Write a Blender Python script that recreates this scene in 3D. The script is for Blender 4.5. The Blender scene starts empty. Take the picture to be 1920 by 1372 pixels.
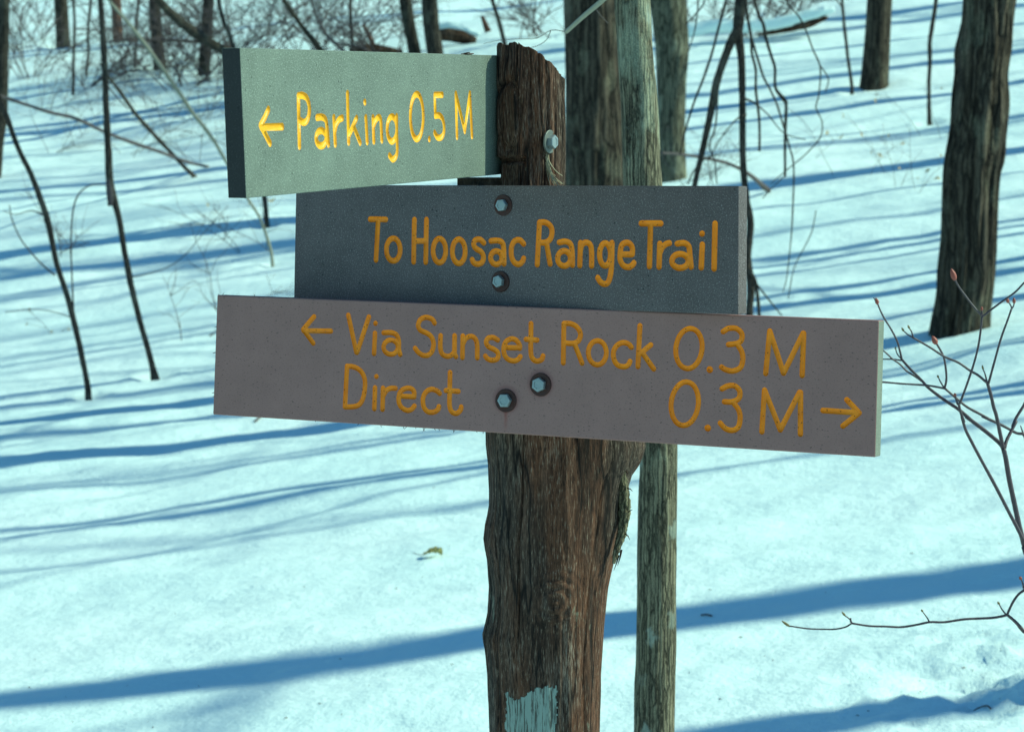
import bpy, math, random
import numpy as np
from mathutils import Vector, Matrix, noise as mnoise

# ------------------------------------------------------------------ camera, world, sun, exposure
SC = bpy.context.scene
COL = SC.collection
R = math.radians
PITCH = R(6.0)
CAM_H = 1.6
cd = bpy.data.cameras.new('camera'); cam = bpy.data.objects.new('camera', cd); COL.objects.link(cam)
cam.location = (0, 0, CAM_H); cam.rotation_euler = (R(90) - PITCH, 0, 0)
cd.sensor_width = 36; cd.lens = 84.375; cd.clip_start = 0.05; cd.clip_end = 2000
cd.dof.use_dof = True; cd.dof.focus_distance = 2.86; cd.dof.aperture_fstop = 17.0
SC.camera = cam
SUN_AZ, SUN_EL = R(4.0), R(38.0)        # azimuth from +x towards +y (away from the camera)
W = bpy.data.worlds.new('World'); SC.world = W; W.use_nodes = True
wn = W.node_tree.nodes; wl = W.node_tree.links
sky = wn.new('ShaderNodeTexSky'); sky.sky_type = 'NISHITA'; sky.sun_disc = False
sky.sun_elevation = SUN_EL; sky.sun_rotation = math.pi / 2 - SUN_AZ
sky.altitude = 1200; sky.air_density = 1.0; sky.dust_density = 0.0; sky.ozone_density = 4.0
bg = wn['Background']; bg.inputs['Strength'].default_value = 0.115
wtint = wn.new('ShaderNodeMix'); wtint.data_type = 'RGBA'; wtint.blend_type = 'MULTIPLY'; wtint.inputs[0].default_value = 1
wtint.inputs[7].default_value = (.60, 1.12, 1.12, 1)      # the cool cast the whole photograph has
wl.new(sky.outputs[0], wtint.inputs[6]); wl.new(wtint.outputs[2], bg.inputs['Color'])
sd = bpy.data.lights.new('sun', 'SUN'); sun = bpy.data.objects.new('sun', sd); COL.objects.link(sun)
sd.energy = 5.0; sd.angle = R(0.55); sd.color = (0.80, 1.0, 0.76)
SDIR = Vector((math.cos(SUN_EL) * math.cos(SUN_AZ), math.cos(SUN_EL) * math.sin(SUN_AZ), math.sin(SUN_EL)))
sun.rotation_euler = SDIR.to_track_quat('Z', 'Y').to_euler()
SC.view_settings.view_transform = 'Standard'; SC.view_settings.look = 'None'
SC.view_settings.exposure = 0.22; SC.view_settings.gamma = 1.0; SC.view_settings.use_curve_mapping = False
SC.cycles.max_bounces = 6; SC.cycles.diffuse_bounces = 4; SC.cycles.use_denoising = True

# ------------------------------------------------------------------ helpers
F = 4500.0
FW = np.array([0, math.cos(PITCH), -math.sin(PITCH)]); UP = np.array([0, math.sin(PITCH), math.cos(PITCH)])
C0 = np.array([0, 0, CAM_H])
def ray(px, py): return FW + np.array([1., 0, 0]) * (px - 960) / F + UP * (686 - py) / F
def at(px, py, Y):
    """the world point seen at a photograph pixel, at distance Y along the ground"""
    r = ray(px, py); return C0 + r * (Y / r[1])

def _hash(ix, iy, iz, seed):
    h = (ix.astype(np.int64) * 374761393 + iy.astype(np.int64) * 668265263 + iz.astype(np.int64) * 2147483647 + seed * 974711) & 0xffffffff
    h = ((h ^ (h >> 13)) * 1274126177) & 0xffffffff
    h = ((h ^ (h >> 16)) * 2246822519) & 0xffffffff
    h = h ^ (h >> 15)
    return (h & 0xffffff) / float(0xffffff) * 2 - 1
def vn(x, y, z=0.0, seed=0):
    """value noise, -1..1, on arrays"""
    x, y, z = np.broadcast_arrays(np.asarray(x, float), np.asarray(y, float), np.asarray(z, float))
    ix, iy, iz = np.floor(x), np.floor(y), np.floor(z)
    fx, fy, fz = x - ix, y - iy, z - iz
    fx, fy, fz = [t * t * (3 - 2 * t) for t in (fx, fy, fz)]
    def g(a, b, c): return _hash(ix + a, iy + b, iz + c, seed)
    def L(a, b, t): return a + (b - a) * t
    return L(L(L(g(0,0,0), g(1,0,0), fx), L(g(0,1,0), g(1,1,0), fx), fy), L(L(g(0,0,1), g(1,0,1), fx), L(g(0,1,1), g(1,1,1), fx), fy), fz)
def sstep(a, b, x):
    t = np.clip((x - a) / (b - a), 0, 1); return t * t * (3 - 2 * t)

def tag(o, label=None, cat=None, group=None, kind=None):
    if label: o['label'] = label
    if cat: o['category'] = cat
    if group: o['group'] = group
    if kind: o['kind'] = kind
    return o
def empty(name, loc=(0, 0, 0), parent=None):
    o = bpy.data.objects.new(name, None); COL.objects.link(o); o.location = loc; o.empty_display_size = .1
    if parent: o.parent = parent
    return o
class MB:
    def __init__(s): s.v = []; s.f = []; s.n = 0
    def add(s, v, f):
        v = np.asarray(v, float); s.v.append(v); s.f += [tuple(i + s.n for i in q) for q in f]; s.n += len(v)
    def build(s, name, mat, parent=None, smooth=True, base=None):
        """links the collected shapes as ONE mesh object; vertices are in world coordinates"""
        v = np.concatenate(s.v)
        off = np.zeros(3)
        if parent is not None: off = np.array(parent.matrix_basis.translation)
        elif base is not None: off = np.array(base)
        me = bpy.data.meshes.new(name); me.from_pydata((v - off).tolist(), [], s.f)
        if smooth: me.polygons.foreach_set('use_smooth', [True] * len(me.polygons))
        me.materials.append(mat); me.update()
        o = bpy.data.objects.new(name, me); COL.objects.link(o)
        if parent is not None: o.parent = parent
        else: o.location = off
        return o
def frames(P):
    P = np.asarray(P, float); n = len(P)
    T = np.gradient(P, axis=0); T /= np.linalg.norm(T, axis=1)[:, None] + 1e-12
    a = np.array([1., 0, 0]) if abs(T[0][0]) < .9 else np.array([0, 1., 0])
    U = np.zeros_like(P)
    u = a - T[0] * (a @ T[0]); u /= np.linalg.norm(u)
    for i in range(n):
        u = u - T[i] * (u @ T[i]); u /= np.linalg.norm(u) + 1e-12; U[i] = u
    return T, U, np.cross(T, U)
def spline(P, n):
    """Catmull-Rom through rows of P (any number of columns), n pieces per span"""
    P = np.asarray(P, float)
    if len(P) == 2: return P[0] + (P[1] - P[0]) * np.linspace(0, 1, n + 1)[:, None]
    E = np.vstack([2 * P[0] - P[1], P, 2 * P[-1] - P[-2]]); out = []
    for i in range(1, len(E) - 2):
        a, b, c, d = E[i-1:i+3]
        for t in np.arange(n) / n:
            out.append(.5 * (2*b + (c-a)*t + (2*a-5*b+4*c-d)*t*t + (3*b-a-3*c+d)*t**3))
    out.append(P[-1]); return np.array(out)
def tube(mb, P, r, sides=6, cap=True, rad=None):
    """a tube along P; rad(i_row, angles) may vary the radius round it"""
    P = np.asarray(P, float); n = len(P); r = np.broadcast_to(np.asarray(r, float), (n,))
    T, U, V = frames(P); an = np.arange(sides) * 2 * math.pi / sides
    rr = np.repeat(r[:, None], sides, 1)
    if rad is not None: rr = rr * rad
    v = P[:, None, :] + rr[:, :, None] * (U[:, None, :] * np.cos(an)[None, :, None] + V[:, None, :] * np.sin(an)[None, :, None])
    f = []
    for i in range(n - 1):
        for k in range(sides):
            a = i * sides + k; b = i * sides + (k + 1) % sides
            f.append((a, b, b + sides, a + sides))
    v = v.reshape(-1, 3)
    if cap: f.append(tuple(range(sides))[::-1]); f.append(tuple((n - 1) * sides + k for k in range(sides)))
    mb.add(v, f)

# ------------------------------------------------------------------ materials
class NT:
    """small node-graph helper"""
    def __init__(s, name):
        s.m = bpy.data.materials.new(name); s.m.use_nodes = True; s.t = s.m.node_tree
        s.b = s.t.nodes['Principled BSDF']
    def n(s, kind, **kw):
        o = s.t.nodes.new(kind)
        for k, v in kw.items():
            if k in o.inputs.keys(): s.put(o.inputs[k], v)
            else: setattr(o, k, v)
        return o
    def put(s, inp, v):
        if hasattr(v, 'is_output') or isinstance(v, bpy.types.NodeSocket): s.t.links.new(v, inp)
        else: inp.default_value = v
    def coord(s, scale=(1, 1, 1), which='Object', rot=(0, 0, 0)):
        c = s.n('ShaderNodeTexCoord'); m = s.n('ShaderNodeMapping'); s.t.links.new(c.outputs[which], m.inputs['Vector'])
        m.inputs['Scale'].default_value = scale; m.inputs['Rotation'].default_value = rot
        return m.outputs[0]
    def noise(s, vec, scale=1, detail=4, rough=.55, dist=0):
        o = s.n('ShaderNodeTexNoise'); s.put(o.inputs['Vector'], vec)
        o.inputs['Scale'].default_value = scale; o.inputs['Detail'].default_value = detail
        o.inputs['Roughness'].default_value = rough; o.inputs['Distortion'].default_value = dist
        return o.outputs['Fac']
    def voro(s, vec, scale=1, out='Distance', feature='F1', rnd=1):
        o = s.n('ShaderNodeTexVoronoi'); s.put(o.inputs['Vector'], vec); o.feature = feature
        o.inputs['Scale'].default_value = scale; o.inputs['Randomness'].default_value = rnd
        return o.outputs[out]
    def ramp(s, fac, stops, interp='LINEAR'):
        o = s.n('ShaderNodeValToRGB'); s.put(o.inputs[0], fac); e = o.color_ramp.elements; o.color_ramp.interpolation = interp
        while len(e) < len(stops): e.new(.5)
        for q, (p, c) in zip(e, stops):
            q.position = p; q.color = (c, c, c, 1) if isinstance(c, (int, float)) else (*c, 1)
        return o.outputs[0]
    def mix(s, fac, a, b, blend='MIX'):
        o = s.n('ShaderNodeMix'); o.data_type = 'RGBA'; o.blend_type = blend
        s.put(o.inputs[0], fac)
        for i, v in ((6, a), (7, b)):
            if isinstance(v, (tuple, list)): v = (*v, 1) if len(v) == 3 else v
            s.put(o.inputs[i], v)
        return o.outputs[2]
    def math(s, op, a, b=0.0):
        o = s.n('ShaderNodeMath'); o.operation = op; s.put(o.inputs[0], a); s.put(o.inputs[1], b); return o.outputs[0]
    def bump(s, h, strength=.5, dist=.01, normal=None):
        o = s.n('ShaderNodeBump'); s.put(o.inputs['Height'], h); o.inputs['Strength'].default_value = strength
        o.inputs['Distance'].default_value = dist
        if normal is not None: s.put(o.inputs['Normal'], normal)
        return o.outputs[0]
    def done(s, col, rough=.8, normal=None, spec=.3, metal=0.0):
        if isinstance(col, tuple): col = (*col, 1)
        s.put(s.b.inputs['Base Color'], col); s.put(s.b.inputs['Roughness'], rough)
        s.put(s.b.inputs['Specular IOR Level'], spec); s.put(s.b.inputs['Metallic'], metal)
        if normal is not None: s.put(s.b.inputs['Normal'], normal)
        return s.m

def mat_snow():
    g = NT('snow')
    c = g.coord((1, 1, 1))
    big = g.noise(c, .5, 3); mid = g.noise(c, 5, 5, .6); fine = g.noise(c, 45, 4, .65); grain = g.noise(c, 260, 2, .6)
    col = g.mix(g.ramp(big, [(.35, 0.), (.7, 1.)]), (.69, .85, .84), (.77, .885, .87))
    n1 = g.bump(mid, .45, .05); n2 = g.bump(fine, .35, .01, n1); n3 = g.bump(grain, .3, .0025, n2)
    wn_ = g.n('ShaderNodeTexVoronoi'); g.put(wn_.inputs['Vector'], c); wn_.inputs['Scale'].default_value = 210
    sp_ = g.n('ShaderNodeSeparateColor'); g.put(sp_.inputs[0], wn_.outputs['Color'])
    spark = g.math('MULTIPLY', g.ramp(sp_.outputs[1], [(.945, 0.), (.95, 1.)]), g.ramp(wn_.outputs['Distance'], [(.25, 1.), (.4, 0.)]))
    geo = g.n('ShaderNodeNewGeometry')
    jit = g.n('ShaderNodeVectorMath'); jit.operation = 'SUBTRACT'; g.put(jit.inputs[0], wn_.outputs['Color']); jit.inputs[1].default_value = (.5, .5, .5)
    js = g.n('ShaderNodeVectorMath'); js.operation = 'SCALE'; g.put(js.inputs[0], jit.outputs[0]); g.put(js.inputs['Scale'], g.math('MULTIPLY', spark, 1.6))
    na = g.n('ShaderNodeVectorMath'); na.operation = 'ADD'; g.put(na.inputs[0], n3); g.put(na.inputs[1], js.outputs[0])
    nn = g.n('ShaderNodeVectorMath'); nn.operation = 'NORMALIZE'; g.put(nn.inputs[0], na.outputs[0])
    return g.done(col, g.math('SUBTRACT', .65, g.math('MULTIPLY', spark, .35)), nn.outputs[0], g.math('ADD', .25, g.math('MULTIPLY', spark, .75)))

def mat_bark(name, dark, light, lichen, sx=26, sz=3.2, amt=.35, bump=1.0, dist=.012, discs=False):
    """long vertical plates: warped stretched cells for the furrows, fibres over them, patches of lichen"""
    g = NT(name)
    nz = g.n('ShaderNodeTexNoise'); g.put(nz.inputs['Vector'], g.coord((1, 1, .6))); nz.inputs['Scale'].default_value = sx * .35; nz.inputs['Detail'].default_value = 3
    sc = g.n('ShaderNodeVectorMath'); sc.operation = 'SCALE'; sc.inputs['Scale'].default_value = 1.1; g.put(sc.inputs[0], nz.outputs['Color'])
    ad = g.n('ShaderNodeVectorMath'); ad.operation = 'ADD'; g.put(ad.inputs[0], g.coord((sx, sx, sz))); g.put(ad.inputs[1], sc.outputs[0]); w = ad.outputs[0]
    cell = g.voro(w, 1.15, 'Distance', 'DISTANCE_TO_EDGE'); plate = g.ramp(cell, [(.0, 0.), (.16, .75), (.5, 1.)])
    fib = g.noise(w, 4.2, 5, .68); med = g.noise(w, 1.3, 4, .6); c1 = g.coord((1, 1, .5)); fine = g.noise(g.coord((1, 1, .3)), sx * 9, 4, .7)
    col = g.mix(g.ramp(g.math('ADD', g.math('MULTIPLY', med, .5), g.math('MULTIPLY', fib, .5)), [(.36, 0.), (.64, 1.)]), dark, light)
    col = g.mix(g.math('MULTIPLY', g.ramp(fine, [(.52, 0.), (.68, 1.)]), .6), col, tuple(min(1, x * 1.7) for x in light))
    col = g.mix(g.math('MULTIPLY', g.math('SUBTRACT', 1.0, plate), .85), col, tuple(x * .3 for x in dark))
    l = g.math('MULTIPLY', g.ramp(g.noise(c1, 6, 6, .7), [(.53, 0.), (.60, 1.)]), g.ramp(fine, [(.4, .3), (.6, 1.)]))
    col = g.mix(g.math('MULTIPLY', l, amt), col, lichen)
    if discs:
        vd = g.n('ShaderNodeTexVoronoi'); g.put(vd.inputs['Vector'], g.coord((1, 1, .75))); vd.inputs['Scale'].default_value = 17
        vs = g.n('ShaderNodeSeparateColor'); g.put(vs.inputs[0], vd.outputs['Color'])
        rag = g.math('ADD', vd.outputs['Distance'], g.math('ADD', g.math('MULTIPLY', fine, .3), g.math('MULTIPLY', g.noise(g.coord((1, 1, .6)), 70, 4, .7), .75)))
        df = g.math('MULTIPLY', g.ramp(rag, [(.66, 1.), (.76, 0.)]), g.ramp(vs.outputs[0], [(.45, 0.), (.6, 1.)]))
        col = g.mix(g.math('MULTIPLY', df, .55), col, (.36, .41, .35))
    h = g.math('ADD', g.math('MULTIPLY', plate, 1.0), g.math('ADD', g.math('MULTIPLY', fib, .7), g.math('MULTIPLY', fine, .25)))
    return g.done(col, .9, g.bump(h, bump, dist), .15)

def mat_plain(name, col, rough=.8, spec=.25, var=.3, scale=60, bump=.3, dist=.002, metal=0.0):
    g = NT(name); c = g.coord()
    n = g.noise(c, scale, 4, .6)
    cc = g.mix(n, tuple(x * (1 - var) for x in col), tuple(min(1, x * (1 + var)) for x in col))
    return g.done(cc, rough, g.bump(n, bump, dist), spec, metal)

def mat_board(name, base, white, black, wamt=.5, bamt=.7, streak=False, rust=()):
    """recycled plastic lumber: fine pale and dark specks, cloudy tone"""
    g = NT(name); c = g.coord()
    cl = g.noise(c, 9, 4, .6); cl2 = g.noise(c, 34, 3, .6)
    col = g.mix(g.ramp(g.math('ADD', g.math('MULTIPLY', cl, .6), g.math('MULTIPLY', cl2, .4)), [(.35, 0.), (.65, 1.)]),
                tuple(x * (.92 if streak else .82) for x in base), tuple(x * (1.09 if streak else 1.17) for x in base))
    cs = g.coord((1, 1, 2.6)) if streak else c
    w1 = g.noise(c, 620, 2, .7); w = g.ramp(w1, [(.55, 0.), (.66, 1.)])
    col = g.mix(g.math('MULTIPLY', w, wamt), col, white)
    d1 = g.noise(c, 430, 2, .7); d = g.ramp(d1, [(.34, 1.), (.43, 0.)])
    col = g.mix(g.math('MULTIPLY', d, bamt * .45), col, black)
    v = g.n('ShaderNodeTexVoronoi'); g.put(v.inputs['Vector'], cs); v.inputs['Scale'].default_value = 150
    pit = g.ramp(v.outputs['Distance'], [(.12, 1.), (.2, 0.)])
    sel = g.n('ShaderNodeSeparateColor'); g.put(sel.inputs[0], v.outputs['Color'])
    pick = g.ramp(sel.outputs[0], [(.66 if streak else .80, 0.), (.70 if streak else .83, 1.)])
    pm = g.math('MULTIPLY', pit, pick)
    col = g.mix(g.math('MULTIPLY', pm, bamt), col, tuple(x * .3 for x in black))
    # rust that has run down from the washers
    for (rx, rz, wd, ln) in rust:
        sx = g.n('ShaderNodeSeparateXYZ'); g.put(sx.inputs[0], g.coord())
        dx = g.math('ABSOLUTE', g.math('SUBTRACT', g.math('ADD', sx.outputs[0], g.math('MULTIPLY', g.math('SUBTRACT', g.noise(c, 90, 3), .5), .004)), rx))
        mx = g.ramp(g.math('DIVIDE', dx, wd), [(0., 1.), (1., 0.)], 'EASE')
        dz = g.math('DIVIDE', g.math('SUBTRACT', rz, sx.outputs[2]), ln)
        mz = g.ramp(dz, [(0., .9), (.02, 1.), (1., 0.)])
        top = g.ramp(dz, [(0., 0.), (.01, 1.)])
        col = g.mix(g.math('MULTIPLY', g.math('MULTIPLY', mx, g.math('MULTIPLY', mz, top)), .85), col, (.24, .022, .010))
        dr = g.n('ShaderNodeVectorMath'); dr.operation = 'DISTANCE'; g.put(dr.inputs[0], g.coord()); dr.inputs[1].default_value = (rx, 0, rz)
        ring = g.ramp(dr.outputs['Value'], [(.0145, 1.), (.0205, 0.)], 'EASE')
        col = g.mix(g.math('MULTIPLY', ring, .35), col, (.16, .03, .035))
    h = g.math('ADD', g.math('MULTIPLY', w1, .5), g.math('MULTIPLY', pm, -1.2))
    return g.done(col, .62, g.bump(h, .25, .0005), .3)

def mat_paint(name='yellow_paint', lo=(.86, .21, .001), hi=(1.0, .28, .002)):
    g = NT(name); c = g.coord()
    n = g.noise(c, 60, 4, .6); n2 = g.noise(c, 500, 2, .6)
    col = g.mix(g.ramp(n, [(.3, 0.), (.7, 1.)]), lo, hi)
    v = g.n('ShaderNodeTexVoronoi'); g.put(v.inputs['Vector'], c); v.inputs['Scale'].default_value = 300
    s = g.n('ShaderNodeSeparateColor'); g.put(s.inputs[0], v.outputs['Color'])
    pm = g.math('MULTIPLY', g.ramp(v.outputs['Distance'], [(.14, 1.), (.24, 0.)]), g.ramp(s.outputs[0], [(.76, 0.), (.79, 1.)]))
    col = g.mix(pm, col, (.03, .02, .01))
    col = g.mix(g.math('MULTIPLY', g.ramp(n2, [(.3, 1.), (.42, 0.)]), .35), col, (.3, .12, .01))
    return g.done(col, .42, g.bump(g.math('ADD', g.math('MULTIPLY', n, 1.2), g.math('ADD', n2, g.math('MULTIPLY', pm, -1.5))), .6, .0007), .3)

def mat_post():
    g = NT('weathered_cedar'); c = g.coord((1, 1, .055)); w = g.coord((1, 1, .10)); o = g.coord()
    warp = g.noise(g.coord((1, 1, .5)), 9, 2)
    vv = g.n('ShaderNodeVectorMath'); vv.operation = 'ADD'
    s = g.n('ShaderNodeVectorMath'); s.operation = 'SCALE'; s.inputs['Scale'].default_value = .035
    g.put(s.inputs[0], g.n('ShaderNodeTexNoise', **{'Vector': g.coord((1, 1, .45)), 'Scale': 8.0}).outputs['Color'])
    g.put(vv.inputs[0], c); g.put(vv.inputs[1], s.outputs[0]); cw = vv.outputs[0]
    b = g.noise(g.coord((1, 1, .11)), 640, 4, .72); a = g.math('ADD', g.math('MULTIPLY', g.noise(cw, 150, 5, .72), .6), g.math('MULTIPLY', b, .4)); e = g.noise(cw, 30, 4, .6)
    zone = g.noise(w, 16, 4, .6); zone2 = g.noise(g.coord((1, 1, .35)), 11, 4, .6)
    col = g.mix(g.ramp(a, [(.36, 0.), (.62, 1.)]), (.013, .007, .005), (.185, .074, .040))
    col = g.mix(g.ramp(zone, [(.41, 0.), (.60, .85)]), col, g.mix(g.ramp(a, [(.38, 0.), (.62, 1.)]), (.008, .007, .006), (.095, .070, .055)))
    col = g.mix(g.math('MULTIPLY', g.ramp(zone2, [(.52, 0.), (.64, 1.)]), g.ramp(b, [(.46, 0.), (.58, .7)])), col, (.24, .19, .15))
    col = g.mix(g.math('MULTIPLY', g.ramp(b, [(.57, 0.), (.66, 1.)]), .5), col, (.36, .29, .22))
    col = g.mix(g.math('MULTIPLY', g.ramp(b, [(.36, 1.), (.44, 0.)]), .7), col, (.006, .004, .003))
    col = g.mix(g.ramp(e, [(.30, .85), (.42, 0.)]), col, (.008, .006, .005))
    col = g.mix(g.ramp(g.math('ABSOLUTE', g.math('SUBTRACT', g.noise(cw, 22, 2, .5), .5)), [(.0, .95), (.022, 0.)]), col, (.004, .003, .003))
    lich = g.math('MULTIPLY', g.ramp(g.noise(g.coord((1, 1, .5)), 24, 5, .7), [(.65, 0.), (.70, 1.)]), .4)
    col = g.mix(lich, col, (.27, .30, .22))
    h = g.math('ADD', g.math('MULTIPLY', a, 1.), g.math('ADD', g.math('MULTIPLY', b, .6), g.math('MULTIPLY', e, 1.2)))
    return g.done(col, .85, g.bump(h, .9, .0028), .2)

def mat_blaze():
    g = NT('pale_blue_blaze_paint'); c = g.coord((1, 1, .07)); f = g.coord((1, 1, .35))
    a = g.noise(c, 330, 4, .7)
    col = g.mix(g.noise(f, 30, 3), (.20, .26, .225), (.28, .345, .30))
    gap = g.math('MULTIPLY', g.ramp(a, [(.43, 1.), (.50, 0.)]), .85)
    col = g.mix(gap, col, (.05, .04, .03))
    return g.done(col, .7, g.bump(a, .8, .002), .3)

def mat_metal(name, col, rough=.45, rust=0.0):
    g = NT(name); c = g.coord(); n = g.noise(c, 180, 4, .6); n2 = g.noise(c, 700, 2)
    cc = g.mix(n, tuple(x * .7 for x in col), col)
    if rust: cc = g.mix(g.ramp(n, [(.42 - rust * .2, 0.), (.6, 1.)]), cc, (.07, .022, .016))
    return g.done(cc, rough, g.bump(n2, .4, .0006), .5, .55)

M = dict(
    snow=mat_snow(),
    bark_big=mat_bark('furrowed_grey_bark', (.013, .010, .009), (.16, .12, .085), (.28, .26, .18), 24, 1.7, .35, .8, .016),
    bark_mid=mat_bark('rough_brown_bark', (.014, .012, .010), (.11, .09, .07), (.22, .23, .17), 34, 4, .25, .7, .008),
    bark_pole=mat_bark('ridged_green_grey_bark', (.024, .020, .016), (.34, .29, .19), (.46, .50, .36), 150, 6, .5, .55, .004, True),
    bark_pale=mat_bark('pale_flaky_bark', (.025, .022, .018), (.27, .25, .17), (.5, .5, .36), 34, 3, .4, .7, .008),
    bark_red=mat_bark('reddish_bark', (.10, .05, .035), (.28, .13, .09), (.25, .2, .15), 24, 4, .2),
    sap=mat_bark('sapling_bark', (.035, .026, .022), (.11, .09, .075), (.2, .2, .16), 60, 10, .3, .6, .004),
    pale=mat_plain('pale_dead_wood', (.26, .25, .19), .8),
    twig=mat_plain('dark_twig_bark', (.085, .062, .06), .6, .3),
    shrub=mat_plain('purplish_twig_bark', (.075, .048, .055), .45, .4, .35, 120, .5, .001),
    bud=mat_plain('red_bud_scales', (.34, .085, .06), .5, .3, .35, 300),
    gbud=mat_plain('green_brown_bud_scales', (.20, .15, .06), .5, .3, .35, 300),
    leaf=mat_plain('tan_dry_leaf', (.46, .30, .11), .7, .2, .35, 40),
    gleaf=mat_plain('olive_dead_leaf', (.30, .27, .10), .7, .2, .35, 60),
    rot=mat_bark('rotten_brown_wood', (.035, .02, .014), (.15, .085, .055), (.25, .2, .15), 20, 6, .2),
    board_park=mat_board('grey_green_plastic_lumber', (.118, .142, .115), (.46, .54, .46), (.02, .03, .03), .5, .7),
    board_end=mat_board('shaded_sawn_end', (.020, .020, .021), (.2, .2, .2), (.006, .006, .006), .08, .6),  # few specks, as sawn; the dark base imitates shade on that end
    board_cut=mat_board('sawn_pale_plastic_end', (.17, .18, .14), (.4, .4, .34), (.03, .03, .03), .3, .6),
    board_mid=mat_board('slate_grey_plastic_lumber', (.102, .076, .076), (.46, .42, .42), (.015, .015, .015), .36, .7),
    board_low=mat_board('mauve_grey_plastic_lumber', (.300, .144, .126), (.42, .25, .23), (.05, .035, .035), .12, .75, True,
                        ((.421, .0415, .0035, .042), (.467, .0635, .004, .014))),
    paint=mat_paint(), paint_top=mat_paint('sunlit_yellow_paint', (.78, .33, .005), (.90, .42, .008)), post=mat_post(), blaze=mat_blaze(),  # paint_top: yellower copy of the letter paint, imitating how sunlight changes it
    bolt=mat_metal('galvanised_bolt', (.30, .34, .35), .5, .0), washer=mat_metal('rusty_washer', (.06, .035, .035), .6, 1.0),
    zwasher=mat_metal('zinc_washer', (.17, .18, .16), .55),
    strip=mat_bark('ragged_pale_bark', (.05, .04, .025), (.30, .26, .16), (.42, .44, .30), 150, 12, .5, .8, .003),
    bare=mat_plain('torn_bare_wood', (.42, .36, .24), .8, .2, .45, 300, .8, .002),
)

# ------------------------------------------------------------------ the snow hillside
A_T = math.tan(SUN_AZ)
def hill(x, y):
    """the bare hillside, flattening beneath the viewer and climbing into the wood"""
    x = np.asarray(x, float); y = np.asarray(y, float)
    t = np.clip((y - 9) / 13., 0, 1)
    z = .155 * 13 * (t**3 - t**4 / 2) + .155 * np.maximum(y - 22, 0)
    a = .112 + .016 * sstep(7, 13, y)
    z = z + a * 22 * np.tanh(x / 22)
    z = z * 1.0
    z = z + .10 * vn(x / 4.1, y / 4.6, 0, 3) * sstep(5, 14, y) + .045 * vn(x / 1.9 + 7, y / 1.7, 0, 4) + .05 * vn(x / 9, y / 8, 0, 5)
    return z
def ground(px, py, y0=3.2, y1=160):
    r = ray(px, py); Y = np.arange(y0, y1, .02); P = C0[None] + r[None] * (Y / r[1])[:, None]
    d = P[:, 2] - hill(P[:, 0], P[:, 1]); i = np.nonzero(d < 0)[0]
    if len(i) == 0: return None
    return P[i[0]]
ROUGH = ground(1850, 1275)
WELLS = []          # dips the trunks have melted in the snow: x, y, radius, depth
def surf(x, y):
    z = hill(x, y)
    z = z + .026 * vn(x / .62, y / .5, 0, 6) * (.6 + .4 * vn(x / 3, y / 3, 0, 16)) + .008 * vn(x / .27, y / .22, 0, 7) + .0035 * vn(x / .11, y / .09, 0, 8)
    z = z + .020 * vn(x / 1.15 + 3, (y - .1 * x) / .30, 0, 17) * sstep(-.5, .6, vn(x / 2.7, y / 2.2, 0, 18)) + .007 * vn(x / .5, (y - .1 * x) / .11, 0, 19)
    m = np.exp(-(((x - ROUGH[0]) / .33)**2 + ((y - ROUGH[1]) / .5)**2) * 1.2)
    z = z + m * (.035 * vn(x / .10, y / .085, 0, 9) + .022 * vn(x / .045, y / .045, 0, 10) - .012)
    return z

# ------------------------------------------------------------------ where the trees stand (photograph pixels of each foot)
FOOT = dict(
    right=(1800, 622), mid15=(1640, 160), thin14=(1598, 176), thin16=(1743, 232), pole=None,
    big=(1115, 655), behind=(1262, 330), sapA=(165, 744), sapB=(291, 708), sapC=(500, 422), sapD=(510, 494),
    far2=(119, 84), far3=(137, 177), far4=(163, 142), far6=(220, 80), far7=(298, 128), far8=(383, 137), far9=(254, 130),
    pairA=(778, 128), pairB=(820, 134), thin18=(955, 130), left1=(-8, 330), droop=(1408, 650), thinE=(655, 120))
BASE = {k: ground(*v) for k, v in FOOT.items() if v}
def bent(k, dy=0):
    return BASE[k][1] + dy
for k, (r, d) in dict(mid15=(.3, .03), big=(.5, .06), behind=(.35, .03), sapA=(.11, .04), sapB=(.13, .05), sapC=(.14, .05),
                      sapD=(.09, .03), far2=(.4, .1), far7=(.3, .08), far8=(.3, .08), thin14=(.12, .05), thin16=(.14, .06), far3=(.15, .05),
                      pairA=(.3, .1), pairB=(.3, .1)).items():
    WELLS.append((BASE[k][0], BASE[k][1], r, d))

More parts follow.
